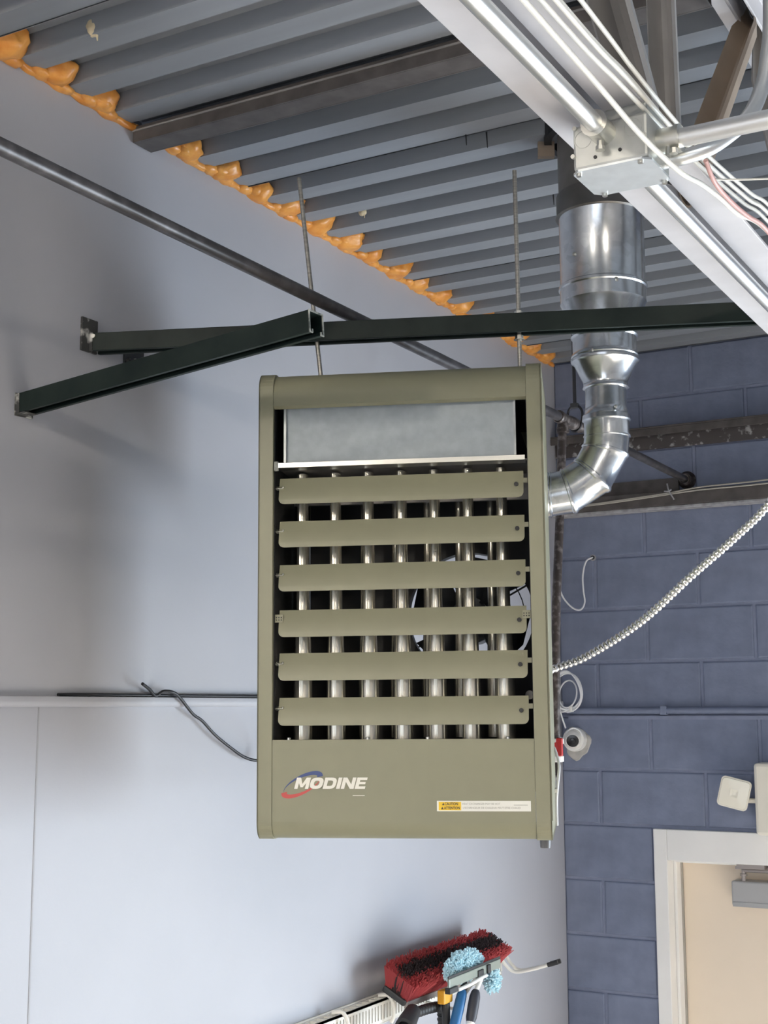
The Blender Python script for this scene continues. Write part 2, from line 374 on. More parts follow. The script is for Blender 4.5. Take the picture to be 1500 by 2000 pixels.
# conduit under the joist and junction box
e = thing('metal_conduit', 'straight shiny metal conduit running under the joist to the junction box', 'conduit', (1.446, -9.3, 3.412))
MB().cyl((0, 0, 0), (0, 5.94, 0), 0.0117, seg=20).build('pipe', 'emt', e, smooth=40)
cn = MB().cyl((0, 5.912, 0), (0, 5.942, 0), 0.0165, seg=20).cyl((0, 5.902, 0), (0, 5.913, 0), 0.0180, 0.0165, seg=20).build('connector', 'zinc', e, smooth=40)
MB().cyl((0, 5.925, -0.012), (0, 5.925, -0.028), 0.0045, seg=8).cyl((0, 5.925, -0.024), (0, 5.925, -0.029), 0.0065, seg=8).build('set_screw', 'zinc', cn)
e2 = thing('metal_conduit', 'metal conduit continuing under the joist beyond the junction box towards the block wall', 'conduit', (1.446, -3.268, 3.412))
MB().cyl((0, 0, 0), (0, 3.19, 0), 0.0117, seg=20).build('pipe', 'emt', e2, smooth=40)
MB().cyl((0, -0.004, 0), (0, 0.03, 0), 0.0165, seg=20).build('connector', 'zinc', e2, smooth=40)
for _e, _y in ((e, 1.5), (e, 4.6), (e2, 1.30), (e2, 2.7)): MB().box(-0.016, 0.016, _y, _y + 0.018, 0.004, 0.039).box(-0.016, -0.0125, _y, _y + 0.018, -0.014, 0.004).box(0.0125, 0.016, _y, _y + 0.018, -0.014, 0.004).build('joist_clip', 'zinc', _e, bevel=0.001)
jb = thing('junction_box', 'square galvanized junction box clamped under the joist, pale cover facing down', 'junction box', (1.4535, -3.315, 3.368))
MB().box(-0.051, 0.051, -0.045, 0.045, 0.001, 0.062).build('body', 'box_steel', jb, bevel=0.004)
MB().box(-0.012, 0.046, -0.030, 0.040, 0.060, 0.083).build('mounting_bracket', 'box_steel', jb, bevel=0.003)
cv = MB(); c = 0.010; W2 = 0.0535; D2 = 0.0475
cv.prism([(-W2 + c, -D2), (W2 - c, -D2), (W2, -D2 + c), (W2, D2 - c), (W2 - c, D2), (-W2 + c, D2), (-W2, D2 - c), (-W2, -D2 + c)], (1, 0, 0), (0, 1, 0), (0, 0, -0.0022), (0, 0, 0.003))
cvo = cv.build('cover', 'cover_steel', jb)
for u, v in ((-0.045, -0.040), (0.045, 0.040), (0.040, -0.043), (-0.040, 0.043)):
    MB().cyl((u, v, -0.001), (u, v, -0.006), 0.0042, 0.0035, 10).build('cover_screw', 'zinc', cvo)
for u, z in ((-0.0365, 0.042), (0.032, 0.044)):
    MB().lathe((u, -0.0445, z), (0, -1, 0), [(0, 0.0125), (0.0012, 0.0125), (0.0012, 0.0112), (0.0004, 0.0108)], 20).build('knockout', 'box_steel', jb, smooth=30)
for u, z in ((-0.020, 0.014), (0.014, 0.017)):
    MB().cyl((u, -0.0445, z), (u, -0.0462, z), 0.0024, seg=10).build('screw_hole', 'black_in', jb)
for u, v, z in ((-0.050, -0.046, 0.020), (0.047, -0.046, 0.030), (-0.047, -0.046, 0.058)):
    MB().cyl((u, v + 0.002, z), (u, v - 0.003, z), 0.003, seg=8).build('side_screw', 'zinc', jb)
# conduit leaving the box sideways
e3 = thing('metal_conduit', 'metal conduit leaving the side of the junction box across the ceiling', 'conduit', (1.503, -3.312, 3.405))
MB().cyl((0.0, 0, 0), (3.09, 0.0, -0.01), 0.0125, seg=20).build('pipe', 'emt', e3, smooth=40)
cn = MB().cyl((-0.004, 0, 0), (0.030, 0, 0), 0.0170, seg=20).cyl((0.024, 0, 0), (0.031, 0, 0), 0.0185, seg=20).build('connector', 'zinc', e3, smooth=40)
MB().cyl((0.016, -0.008, -0.012), (0.016, -0.010, -0.026), 0.004, seg=8).cyl((0.024, -0.012, -0.018), (0.024, -0.012, -0.025), 0.006, seg=8).build('set_screw', 'zinc', cn)
bend = thing('bent_conduit', 'curved metal conduit sweeping up behind the sideways conduit', 'conduit', (1.503, -3.282, 3.391))
MB().tube(spline([(-0.002, 0, 0), (0.027, 0.002, 0.001), (0.057, 0.011, 0.010), (0.082, 0.032, 0.034), (0.097, 0.057, 0.061), (0.109, 0.077, 0.099), (0.119, 0.087, 0.149), (0.127, 0.092, 0.26), (0.127, 0.092, 0.655)], 8), 0.0105, 14).build('pipe', 'emt', bend, smooth=40)

def cable(name, label, cat, pts, r, m, n=8, group=None, seg=8):
    o = MB().tube(spline(pts, n), r, seg).build(name, m, smooth=60); return tag(o, label, cat, group)
XC = 1.5
cable('white_cable', 'thick white cable draped in front of the junction box', 'cable',
      [(XC, -4.6, 3.412), (XC, -3.743, 3.399), (1.506, -3.55, 3.388), (1.512, -3.43, 3.376), (1.518, -3.345, 3.371), (1.523, -3.27, 3.372), (1.519, -3.17, 3.394), (1.508, -3.03, 3.422), (XC, -2.90, 3.442), (XC, -2.706, 3.474), (XC, -2.2, 3.484), (XC, -1.2, 3.478)], 0.0036, 'white_wire')
bund = [[(-4.6, 3.43), (-3.69, 3.424), (-3.439, 3.433), (-3.163, 3.445), (-2.872, 3.473), (-2.702, 3.495), (-2.2, 3.505), (-1.2, 3.50)],
        [(-4.6, 3.44), (-3.67, 3.435), (-3.435, 3.442), (-3.158, 3.452), (-2.868, 3.480), (-2.70, 3.503), (-2.2, 3.512), (-1.2, 3.508)],
        [(-4.6, 3.46), (-3.638, 3.449), (-3.409, 3.456), (-3.15, 3.458), (-2.86, 3.488), (-2.69, 3.512), (-2.2, 3.52), (-1.2, 3.515)],
        [(-4.6, 3.50), (-3.60, 3.472), (-3.40, 3.464), (-3.15, 3.466), (-2.85, 3.496), (-2.68, 3.520), (-2.2, 3.526), (-1.2, 3.52)]]
blab = ('lowest white cable of the bundle strung along the joist edge', 'second lowest white cable of the bundle along the joist edge', 'second highest white cable of the bundle along the joist edge', 'highest white cable of the bundle strung along the joist edge')
for i, b in enumerate(bund):
    cable('white_cable', blab[i], 'cable', [(1.4985 + 0.0065 * (i % 2), y, z) for y, z in b], 0.0031, 'white_wire', group='white cables bundled along the joist')
cable('pink_cable', 'faded pink cable drooping below the white bundle by the joist', 'cable', [(1.520, -3.15, 3.436), (1.519, -3.10, 3.420), (1.516, -3.0, 3.425), (1.514, -2.90, 3.437), (1.514, -2.80, 3.452), (1.52, -2.70, 3.44), (1.53, -2.66, 3.43)], 0.0036, 'pink_wire')
cable('thin_wire', 'thin white wire stretched sideways from the cable bundle', 'wire', [(1.512, -3.10, 3.428), (1.60, -3.04, 3.432), (2.1, -2.8, 3.44)], 0.0016, 'white_wire')

# ---- strip angle fixed under the deck
sa = thing('steel_strip', 'dark flat steel strip fixed crosswise under the ribbed deck', 'steel strip', (0.004, -2.57, 4.0))
MB().box(0, 1.37, -0.034, -0.029, 0, 0.039).box(0, 1.37, 0.029, 0.034, 0, 0.039).box(0, 1.37, -0.029, 0.029, 0, 0.004).build('channel', 'brown_steel', sa, bevel=0.001)
MB().box(0, 1.37, -0.037, -0.034, 0.026, 0.030).build('edge_rib', 'web_paint', sa)
# ================================================================== STRUT CHANNELS
SW = 0.0413
def strut(name, label, p0, p1, capped=True):
    p0 = Vector(p0); p1 = Vector(p1); d = p1 - p0; ln = d.length
    rz = math.atan2(d.y, d.x); ry = -math.asin(d.z / ln)
    t = thing(name, label, 'strut', p0, (0, ry, rz))
    h = SW / 2; k = 0.0027; lip = 0.0095; cu = 0.007
    prof = [(-h, h), (h, h), (h, -h), (h - lip, -h), (h - lip, -h + cu), (h - lip + k, -h + cu), (h - lip + k, -h + k), (h - k, -h + k), (h - k, h - k), (-h + k, h - k), (-h + k, -h + k), (-h + lip - k, -h + k), (-h + lip - k, -h + cu), (-h + lip, -h + cu), (-h + lip, -h), (-h, -h)]
    MB().prism(prof, (0, 1, 0), (0, 0, 1), (0, 0, 0), (ln, 0, 0)).build('channel', 'green', t, bevel=0.0012)
    return t, ln, prof
ST0 = Vector((0.0, -2.712, 3.4835)); SDIR = Vector((math.cos(math.radians(20.7)), math.sin(math.radians(20.7)), 0))
st, ln, prof = strut('strut_channel', 'long dark green strut channel reaching from side wall to roof joist', ST0 - SDIR * 0.03, ST0 + SDIR * 1.485)
fb = MB().box(0.026, 0.034, -0.036, 0.014, -0.024, 0.052, Matrix.Rotation(-math.radians(20.7), 4, 'Z')).box(0.014, 0.034, -0.0235, -0.0208, -0.022, 0.020)
wa = fb.build('wall_angle', 'mud', st)
MB().cyl((0.036, -0.020, 0.012), (0.036, -0.026, 0.012), 0.005, seg=8).build('bolt', 'zinc', wa)
NS0 = Vector((0.0, -2.925, 3.301)); NS1 = Vector((0.768, -2.992, 3.349))
ns, ln2, prof = strut('strut_channel', 'short dark green strut channel sticking out of the side wall, open end cut', NS0, NS1)
MB().prism([(u * 1.02, v * 1.02) for u, v in prof], (0, 1, 0), (0, 0, 1), (ln2 - 0.0005, 0, 0), (0.0022, 0, 0)).build('cut_end', 'cut_edge', ns)
MB().box(0, 0.004, -0.024, 0.024, -0.026, 0.023).box(0.004, 0.014, -0.0225, -0.0205, -0.022, 0.020).box(0.004, 0.030, -0.022, 0.010, -0.0245, -0.0215).build('plaster_smear', 'mud', ns, bevel=0.002)
wb = thing('wall_bracket', 'small broken steel bracket with plaster on the side wall', 'bracket', (0.0, -2.58, 3.470))
MB().box(0, 0.005, -0.034, 0.034, -0.010, 0.030).box(0, 0.045, -0.034, 0.034, -0.012, -0.008).build('plate', 'dark_metal', wb)
m = MB()
for i in range(9):
    m.lathe((0.012 + random.random() * 0.02, -0.03 + i * 0.0075, -0.004 + random.uniform(-.004, .003)), (0, 0, 1), [(-0.006, 0.003), (0, 0.008), (0.006, 0.003)], 7)
m.build('plaster', 'mud', wb, smooth=60)

# ================================================================== HEATER
TH = math.radians(20.8)
ht = thing('unit_heater', 'olive-beige hanging gas unit heater with louvered front and steel tubes', 'heater', (0.714, -2.585, 2.414), (0, math.radians(-0.3), math.radians(21.3)))
W = 0.292; SP = 0.031; H = 0.956; DPT = 0.40
def rounded_side(r1, r2, y0, y1, z0, z1, n=8):     # y,z outline with rounded front-top and front-bottom corners
    P = [(y1, z0), (y1, z1)]
    for i in range(n + 1):
        t = PI / 2 * i / n; P.append((y0 + r1 - r1 * math.sin(t), z1 - r1 + r1 * math.cos(t)))
    for i in range(n + 1):
        t = PI / 2 * i / n; P.append((y0 + r2 - r2 * math.cos(t), z0 + r2 - r2 * math.sin(t)))
    return P
for s, nm in ((-1, 'side_panel'), (1, 'side_panel')):
    outl = rounded_side(0.040, 0.035, -0.002, DPT, 0, H)
    x0 = -W if s < 0 else W - SP + 0.0006; x1 = -W + SP - 0.0006 if s < 0 else W
    # hollow folded panel: front strip and outer skin
    inn = rounded_side(0.030, 0.026, 0.010, DPT, 0.010, H - 0.010)
    sk = MB().prism(outl, (0, 1, 0), (0, 0, 1), ((-W if s < 0 else W - 0.003), 0, 0), (0.003, 0, 0))
    no = len(outl)
    A = [Vector((x0, y, z)) for y, z in outl]; B = [Vector((x1, y, z)) for y, z in outl]; Ai = [Vector((x0, y, z)) for y, z in inn]; Bi = [Vector((x1, y, z)) for y, z in inn]
    idx = list(range(1, no)) + [0]
    m = sk
    for k in range(len(idx) - 1):
        i, j = idx[k], idx[k + 1]
        m.add([A[i], A[j], B[j], B[i]], [(0, 1, 2, 3)]); m.add([Ai[i], Ai[j], Bi[j], Bi[i]], [(0, 3, 2, 1)])
        m.add([A[i], A[j], Ai[j], Ai[i]], [(0, 3, 2, 1)]); m.add([B[i], B[j], Bi[j], Bi[i]], [(0, 1, 2, 3)])
    sp = m.build(nm, 'olive', ht, smooth=40)
    if s > 0:
        MB().box(W - 0.0005, W + 0.0018, 0.0, 0.012, 0.04, H - 0.04).build('lit_edge', 'olive_lit', sp)  # paler strip: light catching the right edge, put into its colour
iw = W - SP
# top hood
prof = []
for i in range(11):
    t = PI / 2 * i / 10; prof.append((0.050 - 0.050 * math.sin(t), H - 0.052 + 0.050 * math.cos(t)))
prof = [(DPT, H - 0.002)] + prof + [(0.0, 0.880), (0.012, 0.876), (0.014, 0.880), (0.006, 0.886)] 
for i in range(10, -1, -1):
    t = PI / 2 * i / 10; prof.append((0.054 - 0.048 * math.sin(t), H - 0.054 + 0.048 * math.cos(t) - 0.002))
prof += [(DPT, H - 0.008)]
MB().prism(prof, (0, 1, 0), (0, 0, 1), (-iw, 0, 0), (2 * iw, 0, 0)).build('top_hood', 'olive', ht, smooth=30)
# bottom panel
prof = [(0.012, 0.192), (0.012, 0.1965), (0.0, 0.1965), (0.0, 0.036)]
for i in range(11):
    t = PI / 2 * i / 10; prof.append((0.034 - 0.034 * math.cos(t), 0.036 - 0.034 * math.sin(t)))
prof += [(DPT, 0.002), (DPT, 0.006)]
for i in range(10, -1, -1):
    t = PI / 2 * i / 10; prof.append((0.036 - 0.032 * math.cos(t), 0.038 - 0.032 * math.sin(t)))
prof += [(0.004, 0.192)]
bp = MB().prism(prof, (0, 1, 0), (0, 0, 1), (-iw, 0, 0), (2 * iw, 0, 0)).build('bottom_panel', 'olive', ht, smooth=30)
# logo: word and two crescents, one mesh
lg_ = MB()
def letter(polys, x, wd):
    lg_.mi = 0; hgt = 0.0220
    for k, P in enumerate(polys):
        lg_.add([Vector((-0.216 + x + u * wd + v * hgt * 0.27, -0.0013 - 0.00006 * k, 0.1005 + v * hgt)) for u, v in P], [tuple(range(len(P)))])
def ringp(u0, u1, fu, fv, flat=False, n=28):
    out = []
    def pt(t, k):
        c_, s_ = math.cos(t), math.sin(t); e_ = 0.72
        x_ = math.copysign(abs(c_) ** e_, c_); y_ = math.copysign(abs(s_) ** e_, s_)
        if flat and x_ < 0: x_ = -1 if k else -1 ; y_ = math.copysign(1, s_) if abs(c_) > 0.05 else y_
        return ((u0 + u1) / 2 + x_ * (u1 - u0) / 2 * (fu if k else 1) , 0.5 + y_ * 0.5 * (fv if k else 1))
    for i in range(n):
        t0, t1 = 2 * PI * i / n, 2 * PI * (i + 1) / n
        out.append([pt(t0, 0), pt(t1, 0), pt(t1, 1), pt(t0, 1)])
    return out
letter([[(0, 0), (.24, 0), (.24, 1), (0, 1)], [(.76, 0), (1, 0), (1, 1), (.76, 1)], [(0, 1), (.30, 1), (.60, .14), (.42, .14)], [(.70, 1), (1, 1), (.58, .14), (.40, .14)]], 0.000, 0.0285)
letter(ringp(0, 1, .40, .44), 0.0300, 0.0260)
letter([[(0, 0), (.28, 0), (.28, 1), (0, 1)], [(.2, 1), (.55, 1), (.55, .74), (.2, .74)], [(.2, 0), (.55, 0), (.55, .26), (.2, .26)]] + [q for q in ringp(0.05, 1, .42, .46) if min(p_[0] for p_ in q) > 0.5], 0.0575, 0.0250)
letter([[(0, 0), (1, 0), (1, 1), (0, 1)]], 0.0845, 0.0075)
letter([[(0, 0), (.27, 0), (.27, 1), (0, 1)], [(.73, 0), (1, 0), (1, 1), (.73, 1)], [(0, 1), (.30, 1), (1, 0), (.70, 0)]], 0.0940, 0.0260)
letter([[(0, 0), (.34, 0), (.34, 1), (0, 1)], [(.3, 1), (1, 1), (1, .78), (.3, .78)], [(.3, .61), (.92, .61), (.92, .40), (.3, .40)], [(.3, .22), (1, .22), (1, 0), (.3, 0)]], 0.1220, 0.0205)
def crescent(cx, cz, a, b, rot, t0, t1, wmax, mi, n=28):
    O, I = [], []
    for i in range(n + 1):
        u = i / n; t = math.radians(t0 + (t1 - t0) * u); k = wmax * (u ** 1.2)
        for L, q in ((O, 0.0), (I, k)):
            x = (a - q) * math.cos(t); z = (b - q) * math.sin(t); L.append(Vector((cx + x * math.cos(rot) - z * math.sin(rot), -0.0007, cz + x * math.sin(rot) + z * math.cos(rot))))
    lg_.mi = mi; vs = O + I; n1 = n + 1
    lg_.add(vs, [(i, i + 1, n1 + i + 1, n1 + i) for i in range(n)])
crescent(-0.198, 0.110, 0.044, 0.0175, math.radians(27), 176, -14, 0.0125, 1)
crescent(-0.202, 0.107, 0.044, 0.0175, math.radians(27), 356, 164, 0.0125, 2)
lg_.mi = 0; lg_.add([(-0.098, -0.0007, 0.0868), (-0.074, -0.0007, 0.0868), (-0.074, -0.0007, 0.0880), (-0.098, -0.0007, 0.0880)], [(0, 1, 2, 3)])
lo_ = lg_.build('maker_logo', ['logo_white', 'logo_blue', 'logo_red'], bp); lo_['label'] = 'white slanted lettering with blue and red crescents'
sk = MB(); sk.mi = 0; sk.box(0.069, 0.252, -0.0012, 0.0, 0.0575, 0.0775); sk.mi = 1; sk.box(0.0725, 0.1165, -0.0016, -0.001, 0.0595, 0.0755)
def put(body, size, x, z, wd, mi, off=0.0):
    vs, fs = text_mesh(None, 0.0001, body, size, 0, off, wd); sk.mi = mi
    sk.add([Vector((x + v.x, -0.0019 - v.z, z + v.y)) for v in vs], fs)
put('CAUTION', 0.0070, 0.0845, 0.0693, 0.026, 2, 0.0002); put('ATTENTION', 0.0070, 0.0830, 0.0615, 0.031, 2, 0.0002)
for zz, xx in ((0.0690, 0.0790), (0.0612, 0.0770)):
    sk.mi = 2; sk.add([(xx, -0.0019, zz), (xx + 0.0052, -0.0019, zz), (xx + 0.0026, -0.0019, zz + 0.0052)], [(0, 1, 2)])
put('HEAT EXCHANGER MAY BE HOT', 0.0052, 0.1190, 0.0700, 0.074, 3); put("L'ECHANGEUR DE CHALEUR PEUT ETRE CHAUD", 0.0052, 0.1200, 0.0622, 0.112, 3)
sk.mi = 3; sk.box(0.219, 0.246, -0.0015, -0.0012, 0.0688, 0.0698)
so_ = sk.build('warning_sticker', ['sticker_white', 'sticker_yellow', 'ink', 'ink_grey'], bp); so_['label'] = 'narrow white and yellow caution sticker'
for u in (-0.228, -0.068, 0.052, 0.210):
    MB().lathe((u, 0.004, 0.1985), (0, 0, 1), [(-0.002, 0.004), (0.002, 0.004), (0.003, 0.002)], 10).build('panel_screw', 'zinc', bp, smooth=40)
# interior liner
ln_ = MB(); z0, z1 = 0.190, 0.884
ln_.box(-iw - 0.001, -iw + 0.001, 0.012, DPT - 0.01, z0, z1).box(iw - 0.001, iw + 0.001, 0.012, DPT - 0.01, z0, z1)
ln_.box(-iw, iw, 0.012, DPT - 0.01, z0 - 0.002, z0).box(-iw, iw, 0.014, DPT - 0.01, z1, z1 + 0.002)
ln_.build('liner', 'black_in', ht)
# rear panel with a round fan opening
fc = Vector((0.112, 0, 0.465)); fr_ = 0.142; yb = DPT - 0.03; n = 48; rp = MB(); outer = []; inner = []
for i in range(n):
    t = 2 * PI * i / n; c_, s_ = math.cos(t), math.sin(t)
    k = min((iw - 0.004 - fc.x * (1 if c_ > 0 else -1)) / abs(c_) if abs(c_) > 1e-6 else 9, ((0.90 - fc.z) if s_ > 0 else (fc.z - 0.01)) / abs(s_) if abs(s_) > 1e-6 else 9)
    outer.append(Vector((fc.x + c_ * k, yb, fc.z + s_ * k))); inner.append(Vector((fc.x + c_ * fr_, yb, fc.z + s_ * fr_)))
inner2 = [q + Vector((0, 0.04, 0)) for q in inner]
rp.rings([outer, inner, inner2], caps=False); rp.build('rear_panel', 'black_in', ht, smooth=40)
fan = MB().cyl((fc.x, yb - 0.02, fc.z), (fc.x, yb + 0.02, fc.z), 0.040, seg=24).build('fan_hub', 'motor', ht, smooth=40)
for k in range(4):
    t0 = PI / 4 + k * PI / 2 + 0.25; vs = []
    for r, hw in ((0.035, 0.40), (0.085, 0.52), (0.136, 0.56)):
        for q in (-1, 0, 1):
            t = t0 + hw * q; vs.append((fc.x + r * math.cos(t), yb - 0.01 + 0.022 * q, fc.z + r * math.sin(t)))
    fs = [(r * 3 + i, r * 3 + i + 1, r * 3 + i + 4, r * 3 + i + 3) for r in range(2) for i in range(2)]
    bl = MB().add(vs, fs).build('fan_blade', 'motor', fan, smooth=60); s_m = bl.modifiers.new('thick', 'SOLIDIFY'); s_m.thickness = 0.0015
MB().cyl((fc.x, yb + 0.03, fc.z), (fc.x, yb + 0.13, fc.z), 0.062, seg=24).build('motor', 'motor', ht, smooth=40, bevel=0.004)
gd = MB()
for r in (0.06, 0.09, 0.12, 0.148):
    gd.tube([(fc.x + r * math.cos(2 * PI * i / 40), yb + 0.055, fc.z + r * math.sin(2 * PI * i / 40)) for i in range(41)], 0.0016, 6)
for k in range(4):
    t = k * PI / 2 + 0.5; gd.cyl((fc.x, yb + 0.057, fc.z), (fc.x + 0.152 * math.cos(t), yb + 0.045, fc.z + 0.152 * math.sin(t)), 0.0025, seg=6)
gd.build('fan_guard', 'dark_metal', ht, smooth=60)
# draft hood panel and lip
MB().box(-0.242, 0.237, 0.026, 0.030, 0.764, 0.884).build('inner_panel', 'galv_panel', ht)
MB().box(-0.243, -0.238, 0.018, 0.030, 0.764, 0.882).build('inner_flange', 'galv_dull', ht); MB().box(0.234, 0.2385, 0.018, 0.030, 0.764, 0.882).build('inner_flange', 'galv_dull', ht)
lp = MB().box(-0.257, 0.256, 0.0005, 0.040, 0.7505, 0.7535).box(-0.257, 0.256, 0.0003, 0.0025, 0.7505, 0.7600).build('lip', 'zinc', ht)
MB().box(-0.260, -0.250, -0.001, 0.006, 0.744, 0.764).build('lip_corner', 'cut_edge', lp, bevel=0.002)
MB().box(-iw, iw, 0.20, 0.21, 0.70, 0.76).box(-iw, iw, 0.04, 0.21, 0.756, 0.760).build('tube_header', 'galv_dark', ht)
# exchanger tubes
TX = [(-0.220 + 0.0703 * k) for k in range(7)]
first = None
for k, tx in enumerate(TX):
    if first is None:
        R = []
        prf = [(0.195, .0195, .0195), (0.24, .0198, .0195), (0.33, .0193, .0193), (0.40, .0165, .0190), (0.46, .0135, .0190), (0.56, .0130, .0190), (0.64, .0115, .0185), (0.72, .0115, .0180), (0.752, .0115, .018)]
        for z, a_, b_ in prf:
            R.append([Vector((a_ * math.cos(2 * PI * i / 24), b_ * math.sin(2 * PI * i / 24), z)) for i in range(24)])
        first = MB().rings(R).build('exchanger_tube', 'tube_steel', ht, smooth=60)
        fin = MB().box(-0.0035, -0.0005, -0.0215, -0.010, 0.195, 0.750).build('tube_seam', 'tube_steel', first)
        o = first
    else:
        o = first.copy(); COL.objects.link(o); f2 = fin.copy(); COL.objects.link(f2); f2.parent = o
    o.location = (tx, 0.105, 0)
for k, tx in enumerate(TX[:-1]):       # rear tube legs seen between the front ones
    o = first.copy(); COL.objects.link(o); o.location = (tx + 0.038, 0.26, 0.0); o.scale = (0.8, 0.8, 1)
    o.data = first.data; o.name = 'rear_tube'
# louvers
def louver():
    m = MB(); x0, x1 = -0.252, 0.2515; rr = 0.011; n = 6; prof = [(0.0, 0.0), (0.3, 0.0), (0.7, 0.0)]
    # section: upper lip leaning back, shallow fold across the middle, lower edge leaning forward
    sec = [(0.060, 0.020), (0.056, 0.0195), (0.036, 0.0125), (0.031, 0.0110), (0.012, 0.0060), (0.0, 0.0050)]
    def yat(z):
        for (za, ya), (zb, yb2) in zip(sec[:-1], sec[1:]):
            if zb <= z <= za: return yb2 + (ya - yb2) * (z - zb) / (za - zb)
        return sec[-1][1]
    zs = [0.0, 0.0008, 0.0025, 0.005, 0.0085, 0.012, 0.031, 0.036, 0.0555]
    F, B = [], []
    for z in zs:
        ins = 0 if z >= 0.012 else rr - math.sqrt(max(0, rr * rr - (0.011 - min(z, 0.011)) ** 2))
        F.append([Vector((x0 + ins, yat(z), z)), Vector((x1 - ins, yat(z), z))]); B.append([Vector((x0 + ins, yat(z) + 0.0016, z)), Vector((x1 - ins, yat(z) + 0.0016, z))])
    rings_ = [[f[0], f[1], b[1], b[0]] for f, b in zip(F, B)]
    return m.rings(rings_)
LZ = [0.676, 0.586, 0.4955, 0.4025, 0.3145, 0.2245]
l0 = None
for k, z in enumerate(LZ):
    if l0 is None:
        l0 = louver().build('louver', 'olive', ht, smooth=25); o = l0
        h0 = MB().cyl((0.237, 0.006, 0.027), (0.237, 0.0110, 0.027), 0.0044, seg=16).build('pivot_hole', 'black_in', l0)
        t0_ = MB().box(0.2515, 0.2605, 0.012, 0.0135, 0.030, 0.040).build('end_tab', 'olive', l0)
    else:
        o = l0.copy(); COL.objects.link(o)
        for c_ in (h0, t0_):
            q = c_.copy(); COL.objects.link(q); q.parent = o
    o.location = (0, 0.006, z)
    if k != 3:
        sp = MB()
        for j in range(3): sp.tube([(-0.2585 + j * 0.0028 + 0.0028 * i / 12, 0.0135 + 0.0042 * math.cos(2 * PI * i / 12), 0.034 + 0.0042 * math.sin(2 * PI * i / 12)) for i in range(13)], 0.0007, 5)
        sp.cyl((-0.261, 0.0135, 0.034), (-0.243, 0.0105, 0.034), 0.0014, seg=8).lathe((-0.2435, 0.0105, 0.036), (0, -1, 0), [(0, 0.0022), (0.001, 0.0022), (0.0022, 0.0012)], 8)
        sp.build('pivot_spring', 'zinc', o, smooth=60)
    else:
        for s in (-1, 1):
            bx0 = s * 0.2435
            pt = MB().box(min(bx0, bx0 + s * 0.017), max(bx0, bx0 + s * 0.017), 0.0090, 0.0100, 0.030, 0.046).build('perforated_tab', 'olive', o)
            for a_ in range(3):
                for b_ in range(2):
                    MB().cyl((bx0 + s * (0.003 + a_ * 0.005), 0.0092, 0.035 + b_ * 0.005), (bx0 + s * (0.003 + a_ * 0.005), 0.0085, 0.035 + b_ * 0.005), 0.0013, seg=8).build('tab_hole', 'black_in', o)
# stub under the casing
MB().cyl((0.275, 0.09, 0.004), (0.275, 0.09, -0.020), 0.0112, 0.0100, 18).build('drain_stub', 'grey_knob', ht, smooth=40)
MB().box(W - 0.003, W + 0.006, 0.30, 0.34, 0.075, 0.083).build('wire_clip', 'white_plastic', ht)
# rear box behind the fan section carrying the flue outlet
MB().box(-W + 0.02, W - 0.022, DPT - 0.02, DPT + 0.13, 0.64, H - 0.02).build('rear_casing', 'olive', ht)

# ---- hanger rods with nuts
def rod(label, top, bot, nuts):
    top = Vector(top); bot = Vector(bot)
    t = thing('threaded_rod', label, 'rod', bot)
    d = top - bot; L_ = d.length; dn = d.normalized()
    prof = []; k = 0; s = 0.0
    n = int(L_ / 0.004)
    for i in range(n + 1): prof.append((L_ * i / n, 0.0050 if i % 2 else 0.0045))
    MB().lathe((0, 0, 0), dn, prof, 12).build('rod', 'rod', t, smooth=60)
    for zz in nuts:
        u = (zz - bot.z) / dn.z; MB().cyl(dn * (u - 0.0045), dn * (u + 0.0045), 0.0092, seg=6).cyl(dn * (u - 0.0062), dn * (u - 0.0045), 0.012, seg=14).build('nut', 'zinc', t, bevel=0.0008)
    return t
rod('bare threaded rod holding the heater at the flue side, rising above the strut', (0.884, -2.371, 3.832), (0.888, -2.369, 3.362), [3.5105, 3.4572])
rod('darker leaning threaded rod holding the heater beside the short strut', (0.442, -2.553, 3.842), (0.490, -2.530, 3.362), [3.568])

# ================================================================== FLUE
FX = Vector((0.944, -2.0, 0)); a_ax = Vector((math.cos(TH), math.sin(TH), 0))
fl = thing('flue_pipe', 'shiny galvanized flue rising from the heater by an elbow through the roof', 'flue', FX)
R4, R6, R8 = 0.0508, 0.0762, 0.1016
ZE = 3.345                                  # top of the elbow
ZC = 3.165; RB = 0.135                      # elbow centre line
hs = -a_ax * RB
# horizontal pipe to the heater
MB().lathe(hs - a_ax * 0.16 + Vector((0, 0, ZC)), a_ax, [(0, R4 - .002), (0.13, R4 - .002), (0.131, R4 + .001), (0.136, R4 + .004), (0.141, R4 + .001), (0.150, R4 + .001), (0.153, R4 + .004), (0.158, R4 + .001), (0.165, R4 + .001)], 40).build('collar_pipe', 'galv', fl, smooth=50)
def elbow_pt(t):                            # centre line, t 0..1 over a quarter turn
    an = PI / 2 * t; return hs + a_ax * (RB * math.sin(an)) + Vector((0, 0, ZC + RB * (1 - math.cos(an)))), (a_ax * math.cos(an) + Vector((0, 0, 1)) * math.sin(an))
cuts = [0.0, 0.20, 0.52, 0.84, 1.0]
side = a_ax.cross(Vector((0, 0, 1))).normalized()
def ring_at(c, tang, dcut, r, n=40):
    # circle of a straight gore pushed along its axis onto the mitre plane
    up = side.cross(tang).normalized(); out = []
    for i in range(n):
        t = 2 * PI * i / n; q = c + (side * math.cos(t) + up * math.sin(t)) * r
        k = (c - q).dot(dcut) / tang.dot(dcut); out.append(q + tang * k)
    return out
